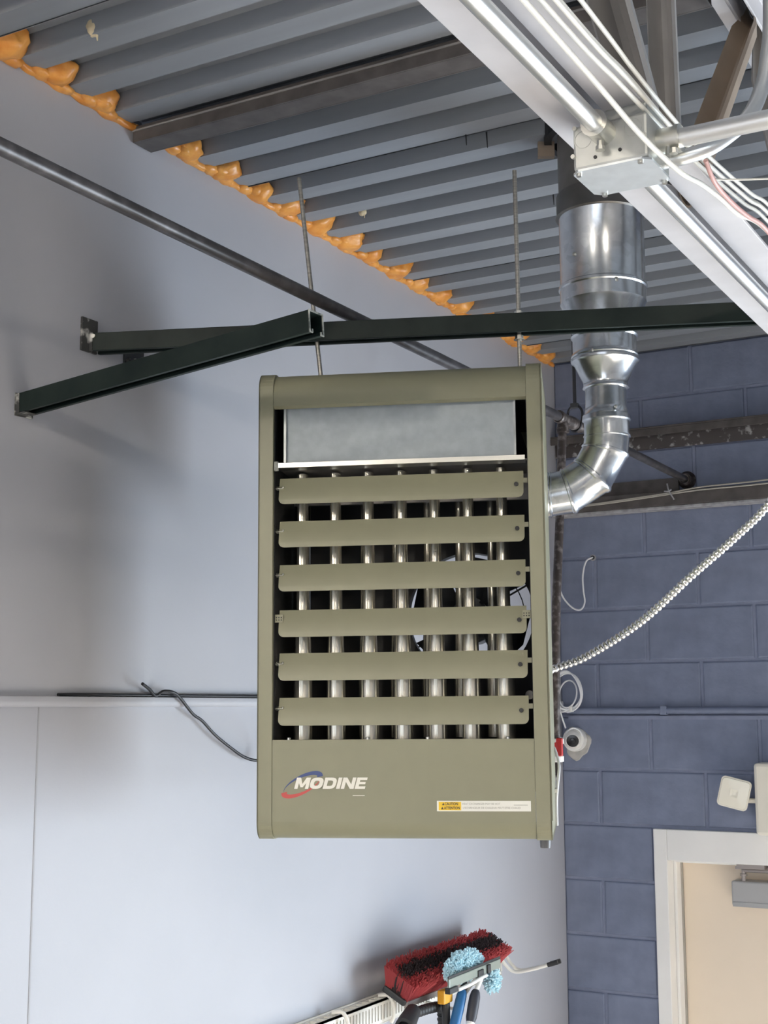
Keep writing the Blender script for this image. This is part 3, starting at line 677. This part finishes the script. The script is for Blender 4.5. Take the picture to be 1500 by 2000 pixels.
for i in range(4):
    c0, d0 = elbow_pt(cuts[i]); c1, d1 = elbow_pt(cuts[i + 1]); tang = (c1 - c0).normalized()
    r = R4 + 0.0005 * i; Rg = []
    for u, dr in ((0, 0.0028), (0.06, 0.0028), (0.10, 0.0), (0.90, 0.0), (0.94, 0.0026), (1.0, 0.0026)):
        dc_ = d0.lerp(d1, u).normalized(); Rg.append(ring_at(c0.lerp(c1, u), tang, dc_, r + dr))
    MB().rings(Rg).build('elbow_gore', 'galv', fl, smooth=40)
cT, _ = elbow_pt(1.0)
zt_ = cT.z
MB().lathe((0, 0, zt_ - 0.004), (0, 0, 1), [(0, R4 + .002), (3.338 - zt_, R4 + .002), (3.341 - zt_, R4 + .006), (3.352 - zt_, R4 + .005), (3.356 - zt_, R4), (3.372 - zt_, R4 - .002), (3.440 - zt_, R4 - .003)], 40).build('lower_pipe', 'galv', fl, smooth=45)
MB().lathe((0, 0, 3.412), (0, 0, 1), [(0, R4 - .001), (0.003, R4 + .003), (0.008, R4 + .001), (0.016, R4 + .001), (0.062, R6 - .003), (0.066, R6 + .003), (0.071, R6 + .004), (0.076, R6 + .001)], 44).build('reducer', 'galv', fl, smooth=40)
MB().lathe((0, 0, 3.486), (0, 0, 1), [(0, R6), (0.004, R6 + .003), (0.010, R6), (0.014, R6 - .001), (0.048, R6 - .001), (0.052, R6 + .003), (0.058, R6)], 44).build('middle_pipe', 'galv', fl, smooth=40)
MB().lathe((0, 0, 3.542), (0, 0, 1), [(0, R6 - .001), (0.010, R6), (0.072, R8 - .003), (0.078, R8)], 48).build('upper_reducer', 'galv', fl, smooth=40)
MB().lathe((0, 0, 3.618), (0, 0, 1), [(0, R8 - .001), (0.034, R8), (0.037, R8 + .003), (0.043, R8 + .003), (0.046, R8 - .001), (0.214, R8 - .001), (0.217, R8 + .0015)], 48).build('wide_pipe', 'galv', fl, smooth=40)
MB().lathe((0, 0, 3.832), (0, 0, 1), [(0, R8 + .004), (0.002, R8 + .007), (0.006, R8 + .004), (0.055, R8 + .004), (0.058, R8 + .002), (0.060, R8 - .002), (0.215, R8 - .001), (0.27, R8 - .001)], 48).build('roof_collar', 'galv_dark', fl, smooth=40)
for t, z in ((-0.9, 3.648), (-1.9, 3.72), (-0.8, 3.36), (-1.6, 3.49)):
    r = R8 if z > 3.6 else (R6 if z > 3.45 else R4 + .002); q = Vector((math.cos(t), math.sin(t), 0))
    MB().lathe(q * (r - 0.001) + Vector((0, 0, z)), q, [(0, 0.0045), (0.003, 0.0045), (0.0045, 0.002)], 8).build('sheet_screw', 'zinc', fl, smooth=40)
# ragged roof opening beside the flue
fo_ = thing('roof_flashing', 'dark torn flashing around the flue at the roof deck', 'flashing', (FX.x, FX.y, 4.03))
MB().lathe((0, 0, 0), (0, 0, 1), [(0.0, R8 + .012), (0.0, R8 + .030), (0.045, R8 + .034), (0.05, R8 + .012)], 40, caps=False).build('ring', 'black_in', fo_)
MB().box(-0.020, 0.020, -0.006, 0.010, -0.034, 0.012, Matrix.Translation((-0.125, -0.03, 0.006)) @ Matrix.Rotation(0.5, 4, 'Z')).build('wood_chip', 'web_tan', fo_)

# ================================================================== GAS PIPE
gx, gz = 0.531, 3.530
gp = thing('gas_pipe', 'long black steel gas pipe crossing over the strut to the block wall', 'pipe', (gx, -9.3, gz))
MB().cyl((0, 0, 0.0), (0, 8.06, 0), 0.0140, seg=20).cyl((0, 8.19, 0), (0, 9.30, -0.006), 0.0136, seg=20).build('pipe', 'black_pipe', gp, smooth=40)
te = MB().lathe((0, 8.02, 0), (0, 1, 0), [(0, 0.0175), (0.004, 0.0195), (0.014, 0.0195), (0.018, 0.0170), (0.055, 0.0170), (0.062, 0.0170)], 20).lathe((0, 8.082, 0), (0, 1, 0), [(0, .0165), (0.02, .0165), (0.03, .0190), (0.05, .0195), (0.066, .0195), (0.07, .0175), (0.10, .0175), (0.104, .0195), (0.115, .0195), (0.118, .0140)], 20)
te.lathe((0, 8.055, -0.012), (0, 0, -1), [(0, .016), (0.012, .0165), (0.02, .0195), (0.032, .0195), (0.034, .0150)], 20).build('tee', 'rust_pipe', gp, smooth=40)
MB().tube([(0, 8.052, -0.035), (0, 8.02, -0.28), (0, 7.975, -0.56), (0, 7.95, -0.86), (0, 7.95, -0.98)], 0.0128, 16).build('drop_pipe', 'rust_pipe', gp, smooth=60)
MB().lathe((0, 9.268, -0.006), (0, 1, 0), [(0, 0.018), (0.006, 0.024), (0.014, 0.024), (0.026, 0.034), (0.030, 0.034)], 24).build('wall_flange', 'rust_pipe', gp, smooth=40)
vl = MB().lathe((0, 7.955, -0.94), (0, 0, -1), [(0, .013), (0.006, .020), (0.018, .020), (0.022, .015), (0.05, .015), (0.054, .020), (0.068, .020), (0.07, .014)], 18).build('gas_valve', 'white_plastic', gp, smooth=40)
MB().box(-0.006, 0.012, -0.006, 0.006, -0.020, 0.030, Matrix.Translation((0.012, 7.94, -0.972))).box(-0.012, 0.006, -0.005, 0.005, -0.010, 0.012, Matrix.Translation((0.004, 7.94, -0.965))).build('valve_handle', 'red_plastic', vl, bevel=0.003)
MB().tube([(0, 7.955, -1.01), (0, 7.94, -1.05), (-0.03, 7.86, -1.075), (-0.02, 7.55, -1.075), (0.03, 7.03, -1.07)], 0.0128, 12).build('feed_pipe', 'rust_pipe', gp, smooth=60)
hg = thing('pipe_hanger', 'black clevis hanger holding the gas pipe up to the deck', 'hanger', (gx, -1.142, gz))
MB().tube([(0.024 * math.cos(t), 0, 0.030 + 0.0 + (0.030 if math.sin(t) > 0 else 0.052) * math.sin(t)) for t in [2 * PI * i / 24 for i in range(25)]], 0.0040, 8).build('clevis', 'black_wire', hg, smooth=60)
MB().cyl((0, 0, 0.055), (0.0, 0, 0.535), 0.0055, seg=10).build('hanger_rod', 'black_wire', hg, smooth=60)
MB().box(-0.012, 0.012, -0.010, 0.010, 0.052, 0.066).build('hanger_nut', 'dark_metal', hg, bevel=0.002)

# ================================================================== BACK WALL FITTINGS
b1 = thing('steel_ledger', 'upper dark brown steel angle with chipped paint across the block wall', 'steel angle', (0.0, -0.001, 3.655))
MB().box(0.002, 4.59, -0.058, 0.0, 0.072, 0.079).box(0.002, 4.59, -0.058, -0.052, 0.045, 0.072).build('flange', 'brown_steel', b1, bevel=0.0015)
MB().box(0.002, 4.59, -0.008, 0.0, 0.0, 0.072).build('leg', 'chipped', b1, bevel=0.0015)
b2 = thing('steel_ledger', 'lower dark brown steel channel across the block wall, cables along it', 'steel angle', (0.0, -0.001, 3.418))
MB().box(0.002, 4.59, -0.062, -0.002, 0.006, 0.062).build('web', 'brown_steel', b2, bevel=0.003)
MB().box(0.002, 0.500, -0.012, 0.0, 0.062, 0.118).build('back_leg', 'brown_steel', b2)
MB().box(0.002, 4.59, -0.058, 0.0, -0.006, 0.006).build('grout_edge', 'grout', b2, bevel=0.003)
for i, (dz, lab) in enumerate(((0.0, 'upper'), (-0.010, 'lower'))):
    cable('wall_cable', lab + ' grey cable of the pair clipped along the lower steel channel', 'cable',
          [(0.02, -0.068, 3.446 + dz * .2), (0.20, -0.070, 3.452 + dz * .4), (0.36, -0.070, 3.462 + dz * .5), (0.48, -0.072, 3.470 + dz * .5), (0.60, -0.072, 3.482 + dz), (0.76, -0.070, 3.486 + dz * 1.2), (1.2, -0.070, 3.494 + dz * 1.3), (3.0, -0.07, 3.50 + dz)], 0.0032, 'ink_grey', group='cable pair along the channel')
zt2 = thing('cable_tie', 'frayed grey tie binding the cable pair below the pipe end', 'cable tie', (0.482, -0.076, 3.474))
MB().tube(spline([(-0.005, -0.004, 0.030), (0.0, -0.008, 0.010), (0.006, -0.009, -0.006), (0.016, -0.006, -0.024), (0.02, -0.006, -0.032)], 5), 0.003, 6).build('strap', 'grout', zt2)
MB().tube(spline([(-0.016, -0.006, 0.002), (0, -0.010, 0.0), (0.012, -0.008, 0.006)], 5), 0.003, 6).build('knot', 'grout', zt2)
cd = thing('wall_conduit', 'blue painted conduit pipe running level across the block wall', 'conduit', (0.0, -0.013, 2.662))
MB().cyl((0.03, 0, 0), (4.59, 0, 0), 0.0125, seg=16).build('pipe', 'block', cd, smooth=40)
for u in (0.415, 1.9, 3.4): MB().box(u - 0.012, u + 0.012, -0.015, 0.013, -0.017, 0.017).build('strap', 'block', cd, bevel=0.003)
MB().box(0.03, 4.59, 0.008, 0.0135, -0.034, -0.020).build('backing', 'mortar', cd)
# small hole with a white cable loop
ho = thing('wall_hole', 'round drilled hole in the block wall with pale chipped rim', 'hole', (0.145, 0.0, 3.252))
MB().lathe((0, 0.002, 0), (0, -1, 0), [(0, 0.013), (0.003, 0.013), (0.0035, 0.008), (0.0025, 0.0075)], 16).build('rim', 'grout', ho, smooth=40)
MB().cyl((0, 0.0, 0), (0, -0.0040, 0), 0.0078, seg=14).build('bore', 'black_in', ho)
cable('white_wire', 'slack white wire looping from the drilled hole to the gas drop pipe', 'wire', [(0.145, -0.004, 3.252), (0.128, -0.03, 3.235), (0.117, -0.04, 3.18), (0.120, -0.045, 3.12), (0.124, -0.045, 3.075), (0.105, -0.045, 3.047), (0.070, -0.05, 3.060), (0.035, -0.06, 3.11), (0.030, -0.08, 3.19), (0.040, -0.09, 3.29), (0.038, -0.09, 3.36), (0.03, -0.07, 3.42)], 0.0034, 'white_data')
# security camera with putty patch and cable coil
cc = thing('cable_coil', 'coil of white data cable hanging in the wall corner', 'cable coil', (0.052, -0.060, 2.735))
for k in range(5):
    rx = 0.050 + 0.003 * k - (0.014 if k == 0 else 0); rz_ = 0.066 + 0.003 * k - (0.014 if k == 0 else 0); off = -0.010 * (k == 0)
    MB().tube([(rx * math.cos(2 * PI * i / 36) * (1 - 0.04 * k * math.sin(2 * PI * i / 36)), 0.016 * math.sin(2 * PI * i / 36 + k) - 0.004 * k, rz_ * math.sin(2 * PI * i / 36) + off) for i in range(37)], 0.0032, 8).build('loop', 'white_data', cc, smooth=60)
MB().tube(spline([(0.02, -0.01, -0.06), (-0.02, -0.01, -0.078), (-0.036, 0, -0.06), (-0.03, 0.01, -0.10), (-0.02, 0.02, -0.14)], 6), 0.0032, 8).build('tail', 'white_data', cc, smooth=60)
MB().box(0.012, 0.022, -0.020, 0.004, -0.078, -0.056).build('tie', 'white_plastic', cc, bevel=0.002)
pa = thing('putty_patch', 'rough grey putty patch on the block wall behind the dome camera', 'patch', (0.062, -0.001, 2.538))
m = MB(); n = 30; ring0 = []; ring1 = []
for i in range(n):
    t = 2 * PI * i / n; r = 0.062 * (1 + 0.10 * math.sin(3 * t + 1) + 0.05 * math.sin(7 * t)); x = max(-0.055, r * math.cos(t) * 0.85 + 0.0); z = r * math.sin(t) * 1.0
    ring0.append(Vector((x, 0.002, z))); ring1.append(Vector((x * 0.93, -0.004, z * 0.93)))
m.rings([ring0, ring1]).build('patch', 'putty', pa)
sca = thing('security_camera', 'white eyeball security camera on the block wall in the corner', 'camera', (0.058, -0.004, 2.552))
dv = Vector((0.30, -0.9, -0.18)).normalized()
MB().lathe((0, 0, 0), (0, -1, 0), [(0, 0.046), (0.018, 0.046), (0.026, 0.043), (0.028, 0.036)], 32).build('base', 'white_plastic', sca, smooth=40)
ctr = Vector((0, -0.030, 0)); ey = MB(); ey.lathe(ctr, dv, [(0.034 * -math.cos(PI * (i + .3) / 13), 0.034 * math.sin(PI * (i + .3) / 13)) for i in range(9)] + [(0.0245, 0.0255), (0.0230, 0.0240)], 28)
eo = ey.build('eyeball', 'white_plastic', sca, smooth=40)
MB().lathe(ctr, dv, [(0.0200, 0.0235), (0.0238, 0.0235), (0.0250, 0.012), (0.028, 0.010), (0.0290, 0.004)], 24).build('lens', 'cam_black', eo, smooth=40)
MB().tube(spline([(-0.045, -0.02, 0.005), (-0.03, -0.035, 0.012), (-0.012, -0.045, 0.034), (0.010, -0.045, 0.044), (0.030, -0.036, 0.034), (0.038, -0.030, 0.014)], 6), 0.0030, 8).build('lead', 'white_data', sca, smooth=60)
# emergency light
em = thing('emergency_light', 'cream twin-head emergency light box mounted above the door', 'emergency light', (0.89, -0.05, 2.352))
MB().box(-0.132, 0.16, -0.045, 0.047, -0.125, 0.125).build('housing', 'cream', em, bevel=0.012)
hd = Matrix.Translation((-0.205, -0.030, 0.018)) @ Matrix.Rotation(math.radians(14), 4, 'Y') @ Matrix.Rotation(math.radians(8), 4, 'Z')
m = MB(); R = []
for y, h, r in ((0.030, 0.038, 0.012), (0.022, 0.050, 0.014), (-0.004, 0.0535, 0.015), (-0.010, 0.0535, 0.015)):
    ring = []
    for cx, cz, t0 in ((h - r, h - r, 0), (-h + r, h - r, 90), (-h + r, -h + r, 180), (h - r, -h + r, 270)):
        for k in range(5):
            t = math.radians(t0 + 90 * k / 4); ring.append(hd @ Vector((cx + r * math.cos(t), y, cz + r * math.sin(t))))
    R.append(ring)
lh = m.rings(R).build('lamp_head', 'cream', em, smooth=40)
m = MB(); R = []
for y, h, r in ((-0.009, 0.049, 0.013), (-0.013, 0.048, 0.012), (-0.0145, 0.014, 0.005), (-0.013, 0.006, 0.003)):
    ring = []
    for cx, cz, t0 in ((h - r, h - r, 0), (-h + r, h - r, 90), (-h + r, -h + r, 180), (h - r, -h + r, 270)):
        for k in range(5):
            t = math.radians(t0 + 90 * k / 4); ring.append(hd @ Vector((cx + r * math.cos(t), y, cz + r * math.sin(t))))
    R.append(ring)
m.rings(R).build('lamp_lens', 'lens', lh)
MB().cyl((-0.165, -0.012, -0.008), (-0.125, -0.008, -0.008), 0.009, seg=12).build('swivel', 'cream', em, smooth=40)
# ---- flexible conduit to the heater
fxp = spline([(0.807, -2.166, 2.700), (0.792, -2.10, 2.702), (0.752, -2.0, 2.715), (0.712, -1.91, 2.742), (0.742, -1.85, 2.768), (0.818, -1.835, 2.796), (0.960, -1.85, 2.873), (1.095, -1.873, 2.975), (1.197, -1.886, 3.051), (1.287, -1.905, 3.125), (1.345, -1.92, 3.22), (1.385, -1.92, 3.449)], 40)
dens = []; acc = 0; prev = fxp[0]
rr = []; pts = []
step = 0.0032
total = 0
for q in fxp[1:]:
    seg_ = (q - prev).length
    while acc + seg_ >= step:
        prev = prev + (q - prev) * ((step - acc) / seg_); seg_ = (q - prev).length; acc = 0
        pts.append(prev.copy()); rr.append((0.0078, 0.0100, 0.0104, 0.0088)[len(pts) % 4])
    acc += seg_; prev = q
tag(MB().tube(pts, rr, 12).build('flexible_conduit', 'flex', smooth=70), 'ribbed flexible metal conduit swooping from the heater up to the right', 'conduit')
def hp(lx, ly, lz):
    return Vector((0.714, -2.585, 2.414)) + Matrix.Rotation(math.radians(21.3), 3, 'Z') @ (Matrix.Rotation(math.radians(-0.3), 3, 'Y') @ Vector((lx, ly, lz)))
cable('white_cable', 'thin white cable hugging the side edge of the heater casing', 'cable', [hp(0.2915, 0.385, 0.168), hp(0.2965, 0.365, 0.156), hp(0.3020, 0.338, 0.132), hp(0.2990, 0.322, 0.098), hp(0.2950, 0.32, 0.060), hp(0.2945, 0.32, 0.030), hp(0.2945, 0.32, 0.004)], 0.003, 'white_data')

# ================================================================== LEFT WALL CABLE
cable('black_cable', 'black cable lying on the wall ledge', 'cable', [(0.006, -2.80, 2.702), (0.010, -2.72, 2.703), (0.010, -2.55, 2.703), (0.010, -2.05, 2.703), (0.010, -1.2, 2.703)], 0.0035, 'black_wire')
cable('black_cable', 'loose black cable hooked over the wall ledge, drooping behind the heater', 'cable', [(0.030, -2.555, 2.728), (0.022, -2.52, 2.716), (0.014, -2.488, 2.702), (0.022, -2.470, 2.712), (0.030, -2.445, 2.710), (0.028, -2.415, 2.697), (0.022, -2.358, 2.660), (0.02, -2.318, 2.643), (0.02, -2.266, 2.609), (0.02, -2.202, 2.577), (0.02, -2.136, 2.550), (0.03, -2.08, 2.541), (0.10, -2.03, 2.541), (0.26, -2.05, 2.55), (0.40, -2.16, 2.56), (0.46, -2.29, 2.57)], 0.0038, 'black_wire')

# ================================================================== FOAM
fs_ = thing('foam_seal', 'lumpy orange expanding foam along the top of the side wall under the deck', 'foam seal', (0, -2.0, CZ))
def lump(c, s, sd, sub=3):
    import bmesh
    bm = bmesh.new(); bmesh.ops.create_icosphere(bm, subdivisions=sub, radius=1.0)
    for v in bm.verts:
        n_ = v.co.normalized(); k = 1 + 0.22 * noise.noise(n_ * 1.7 + Vector((sd, sd * 2, 0))) + 0.12 * noise.noise(n_ * 4.0 + Vector((sd, 0, 5)))
        v.co = Vector((c[0] + n_.x * s[0] * k, c[1] + n_.y * s[1] * k, c[2] + n_.z * s[2] * k))
    me = bpy.data.meshes.new('foam_lump'); bm.to_mesh(me); bm.free(); me.materials.append(MATS['foam'])
    for p in me.polygons: p.use_smooth = True
    o = bpy.data.objects.new('foam_lump', me); COL.objects.link(o); o.parent = fs_; return o
k = -9
while k < 20:
    yc = -2.045 + (0.5 + k) * PITCH + 0.0; k += 1
    if yc > -0.02 or -2.62 < yc < -2.53: continue
    yl = yc + 2.0
    sdv = random.uniform(0, 50)
    lump((0.014, yl + random.uniform(0, .012), 0.016), (0.042 + random.uniform(0, .022), 0.044 + random.uniform(-.004, .008), 0.030 + random.uniform(0, .007)), sdv)
    lump((0.010, yl - 0.036, 0.0), (0.020, 0.030, 0.014), sdv + 3, 2)
    lump((0.008, yl + 0.030, -0.004), (0.018, 0.036, 0.012 + random.uniform(0, .006)), sdv + 7, 2)
    if random.random() < 0.6: lump((0.026, yl - 0.004, 0.004), (0.020, 0.026, 0.018), sdv + 9, 2)
m = MB(); path = []; rads = []
yy = -3.6
while yy < -0.01:
    path.append((0.004 + 0.004 * noise.noise(Vector((yy * 30, 0, 0))), yy + 2.0, -0.002 + 0.006 * noise.noise(Vector((yy * 18, 3, 0))))); rads.append(0.010 + 0.005 * noise.noise(Vector((yy * 25, 9, 0)))); yy += 0.008
m.tube(path, rads, 10).build('foam_bead', 'foam', fs_, smooth=80)
for c_, sz, lab in (((0.22, -2.985, 4.058), 0.016, 'pale dried foam blob stuck under the deck above the orange seal'), ((0.176, -1.822, 4.056), 0.011, 'small pale foam blob stuck under the deck near the leaning rod')):
    t = thing('foam_blob', lab, 'foam blob', c_)
    o = lump((0, 0, 0), (sz * 1.1, sz, sz * 1.2), c_[0] * 30); o.parent = t; o.name = 'blob'; o.data.materials[0] = MATS['foam_pale']
    MB().cyl((sz * .5, 0, -sz * .6), (sz * .55, 0.002, -sz * 1.9), sz * .22, sz * .08, 7).build('drip', 'foam_pale', t, smooth=60)

# ================================================================== TOOL RAIL ON THE LEFT WALL
RY0, RY1, RX = -2.6, -0.69, 0.046
rl = thing('tool_rail', 'white slotted plastic tool rail on the side wall with brushes hung on it', 'rail', (0, RY1, 1.79))
Lr = RY1 - RY0
bk = MB().box(0.0, 0.006, -Lr, 0, 0.0, 0.070).box(0.006, RX, -Lr, 0, 0.0, 0.005)
bk.build('back_plate', 'rail_white', rl, bevel=0.002)
m = MB(); m.box(0.006, 0.012, -Lr, 0, 0.060, 0.066).box(RX - 0.008, RX, -Lr, 0, 0.060, 0.066)
nb = int(Lr / 0.034)
for i in range(nb + 1):
    y = -Lr * i / nb; m.box(0.012, RX - 0.008, y - 0.004, y + 0.004, 0.060, 0.066)
m.build('top_grid', 'rail_white', rl)
m = MB(); m.box(RX - 0.004, RX, -Lr, 0, 0.0, 0.012).box(RX - 0.004, RX, -Lr, 0, 0.052, 0.066)
ns_ = int(Lr / 0.017)
for i in range(ns_ + 1):
    y = -Lr * i / ns_; m.box(RX - 0.004, RX, y - 0.0055, y + 0.0055, 0.012, 0.052)
m.build('slotted_face', 'rail_white', rl)
MB().box(0, RX, -0.004, 0.002, 0, 0.066).build('end_cap', 'rail_white', rl, bevel=0.002)
for s in (0, 1):
    pr = MB().tube(spline([(0.03, -0.02 - 0.05 * s, 0.068), (0.055, 0.0 - 0.045 * s, 0.070), (0.075, 0.01 - 0.04 * s, 0.040), (0.100, 0.02 - 0.035 * s, 0.018), (0.150, 0.03 - 0.03 * s, 0.026), (0.215, 0.045 - 0.025 * s, 0.046)], 6), 0.0058, 10).build('prong', 'rail_white', rl, smooth=60)
    MB().tube([(0.205, 0.043 - 0.025 * s, 0.043), (0.238, 0.050 - 0.025 * s, 0.054)], 0.0078, 10).build('rubber_tip', 'rubber', pr, smooth=40)
pr = MB().tube(spline([(0.036, -0.53, 0.010), (0.12, -0.56, 0.007), (0.19, -0.60, 0.020), (0.216, -0.615, 0.065), (0.232, -0.61, 0.089), (0.244, -0.60, 0.093)], 6), 0.0050, 10).build('prong', 'rail_white', rl, smooth=60)
for y in (-1.05, -0.80):
    MB().tube(spline([(0.03, y, 0.074), (0.055, y + 0.01, 0.076), (0.070, y + 0.015, 0.055), (0.072, y + 0.015, 0.020), (0.066, y + 0.01, 0.002)], 5), 0.0055, 8).build('hook', 'rail_white', rl, smooth=60)

# push broom head, bristles up and outward
BL = 0.62
bh = thing('push_broom', 'wide push broom head with red outer and black inner bristles', 'broom', (0.090, -1.195, 1.876), (0, math.radians(28), 0))
MB().box(-0.040, 0.040, -BL / 2, BL / 2, -0.016, 0.004).build('head_block', 'dark_metal', bh, bevel=0.006)
MB().box(0.040, 0.046, -BL / 2 + 0.01, BL / 2 - 0.01, -0.018, 0.004).build('metal_edge', 'arm_metal', bh)
def bristles(name, xs, ln_, m, per, spread):
    mb = MB()
    for i in range(per):
        u = random.choice(xs) + random.uniform(-0.006, 0.006); y = random.uniform(-BL / 2 + 0.008, BL / 2 - 0.008)
        d = Vector((u * spread * 6 + random.gauss(0, .10), (0.35 * (y / (BL / 2)) ** 7) + random.gauss(0, .14), 1)).normalized(); L1 = ln_ * random.uniform(0.82, 1.08)
        p = Vector((u, y, 0.0)); e_ = p + d * L1; s_ = Vector((0, 1, 0)).cross(d).normalized() * 0.0022; t_ = Vector((0, 0.0026, 0))
        mb.add([p + s_, p - s_ * .5 + t_, p - s_ * .5 - t_, e_ + s_ * .6, e_ - s_ * .4 + t_ * .6, e_ - s_ * .4 - t_ * .6], [(0, 1, 4, 3), (1, 2, 5, 4), (2, 0, 3, 5), (3, 4, 5)])
    o = mb.build(name, m, bh); o['kind'] = 'stuff'; return o
bristles('outer_bristles', (-0.034, -0.027, 0.022, 0.029, 0.035), 0.074, 'red_bristle', 6500, 0.9)
bristles('inner_bristles', (-0.016, -0.008, 0.0, 0.008, 0.015), 0.076, 'black_bristle', 4200, 0.5)
m = MB()
for s in (-1, 1):
    for i in range(700):
        u = random.uniform(-0.035, 0.035); p = Vector((u, s * (BL / 2 - 0.012), 0)); d = Vector((u * 5 + random.gauss(0, .1), s * random.uniform(0.1, 0.55), 1)).normalized(); e_ = p + d * 0.070
        s_ = Vector((0.0022, 0, 0)); t_ = Vector((0, 0.0022, 0)); m.add([p + s_, p - s_ + t_, p - s_ - t_, e_ + s_ * .6, e_ - s_ * .6 + t_, e_ - s_ * .6 - t_], [(0, 1, 4, 3), (1, 2, 5, 4), (2, 0, 3, 5), (3, 4, 5)])
o = m.build('end_bristles', 'red_bristle', bh); o['kind'] = 'stuff'
# chenille duster
dz = thing('chenille_duster', 'pale blue fluffy chenille duster hung in front of the broom', 'duster', (0.206, -1.297, 1.926))
def fluff(name, c0, sz, n_, m_):
    mb = MB()
    for i in range(n_):
        v = Vector((random.gauss(0, 1), random.gauss(0, 1), random.gauss(0, 1))).normalized(); p = Vector((c0[0] + v.x * sz[0] * .7, c0[1] + v.y * sz[1] * .8, c0[2] + v.z * sz[2] * .7)); e_ = p + Vector((v.x, v.y, v.z + random.uniform(-.5, .3))).normalized() * 0.016 + Vector((random.gauss(0, .002), random.gauss(0, .004), random.gauss(0, .004)))
        mb.cyl(p, e_, 0.0034, 0.0028, 5)
    o = mb.build(name, m_, dz, smooth=70); o['kind'] = 'stuff'; return o
fluff('chenille_pile', (0, 0, 0.004), (0.014, 0.125, 0.038), 1500, 'duster'); fluff('chenille_tail', (-0.006, 0.205, -0.072), (0.014, 0.034, 0.030), 260, 'duster')
MB().box(-0.009, 0.009, -0.10, 0.10, -0.014, 0.012).build('pad', 'duster', dz, bevel=0.008)
# squeegee
sq = thing('squeegee', 'window squeegee with grey metal channel and white handle joint', 'squeegee', (0.242, -1.296, 1.912), (math.radians(0.5), 0, 0))
MB().box(-0.004, 0.004, -0.17, 0.17, -0.012, 0.014).build('channel', 'squeegee', sq, bevel=0.002)
MB().box(-0.0015, 0.0015, -0.172, 0.172, 0.014, 0.020).build('rubber_blade', 'rubber', sq)
for _b in ((-0.008, 0.010, -0.178, -0.128, -0.026, -0.010), (-0.006, 0.008, 0.010, 0.045, -0.016, 0.006), (-0.006, 0.010, 0.070, 0.090, -0.012, 0.012)): MB().box(*_b).build('clip', 'rubber', sq, bevel=0.002)
MB().tube(spline([(0.004, -0.12, -0.024), (0.006, -0.04, -0.022), (0.008, 0.02, -0.016), (0.010, 0.055, -0.014)], 5), 0.0055, 8).tube([(0.008, 0.026, -0.016), (0.006, -0.006, -0.046)], 0.007, 8).build('handle_joint', 'white_plastic', sq, smooth=60)
gd_ = Vector((0.0, -0.040, -0.082))
hg_ = MB().lathe((0.005, -0.005, -0.044), gd_, [(0, 0.0085), (0.006, 0.0124), (0.02, 0.0155), (0.045, 0.0164), (0.079, 0.0155), (0.091, 0.0124)], 16).build('handle_grip', 'black_grip', sq, smooth=50); hg_['label'] = 'black rubber handle grip'
MB().lathe(Vector((0.005, -0.005, -0.044)) + gd_ * 0.985, gd_, [(0, 0.0124), (0.006, 0.0127), (0.010, 0.0078)], 14).build('end_cap', 'white_plastic', hg_, smooth=50)
def grip(name, label, p0, p1, r, m_, capm):
    p0 = Vector(p0); p1 = Vector(p1); t = thing(name, label, 'handle', p0); d = p1 - p0; L_ = d.length
    MB().lathe((0, 0, 0), d, [(0, r * .55), (0.006, r * .8), (0.02, r), (L_ * .5, r * 1.06), (L_ - .012, r), (L_, r * .8)], 16).build('grip', m_, t, smooth=50)
    MB().lathe(-d.normalized() * 0.022, d, [(0, r * .5), (0.012, r * .62), (0.030, r * .75)], 12).build('neck', capm, t, smooth=50)
    MB().lathe(d * 0.985, d, [(0, r * .8), (0.006, r * .82), (0.010, r * .5)], 14).build('end_cap', 'white_plastic' if capm != 'rubber' else m_, t, smooth=50)
grip('hand_brush', 'blue plastic brush handle hanging from the tool rail', (0.216, -1.322, 1.870), (0.216, -1.390, 1.765), 0.0150, 'blue_grip', 'rubber')
og = thing('orange_tool', 'orange tool head on a black shaft hanging from the rail', 'tool', (0.184, -1.378, 1.821))
MB().box(-0.010, 0.014, -0.027, 0.027, 0.018, 0.056).build('head', 'orange_grip', og, bevel=0.004)
MB().tube([(0.002, 0.004, 0.018), (0.002, 0.010, -0.10), (0.0, 0.01, -0.26)], 0.012, 10).build('shaft', 'rubber', og, smooth=50)
# black ribbed hose
hp = spline([(0.16, -1.61, 1.74), (0.16, -1.585, 1.80), (0.166, -1.545, 1.834), (0.158, -1.47, 1.832), (0.152, -1.40, 1.826), (0.150, -1.35, 1.820), (0.135, -1.300, 1.803), (0.128, -1.285, 1.765), (0.128, -1.285, 1.68)], 14)
hs_ = thing('ribbed_hose', 'black ribbed vacuum hose looped below the broom head', 'hose')
MB().tube(hp, [0.0150 if i % 4 < 2 else 0.0125 for i in range(len(hp))], 14).build('hose', 'rubber', hs_, smooth=40)
MB().lathe((0.180, -1.592, 1.828), (0.25, -1, -0.25), [(-0.065, 0.021), (0.0, 0.026), (0.035, 0.027), (0.036, 0.019), (0.0, 0.018)], 20).build('nozzle', 'rubber', hs_, smooth=40)
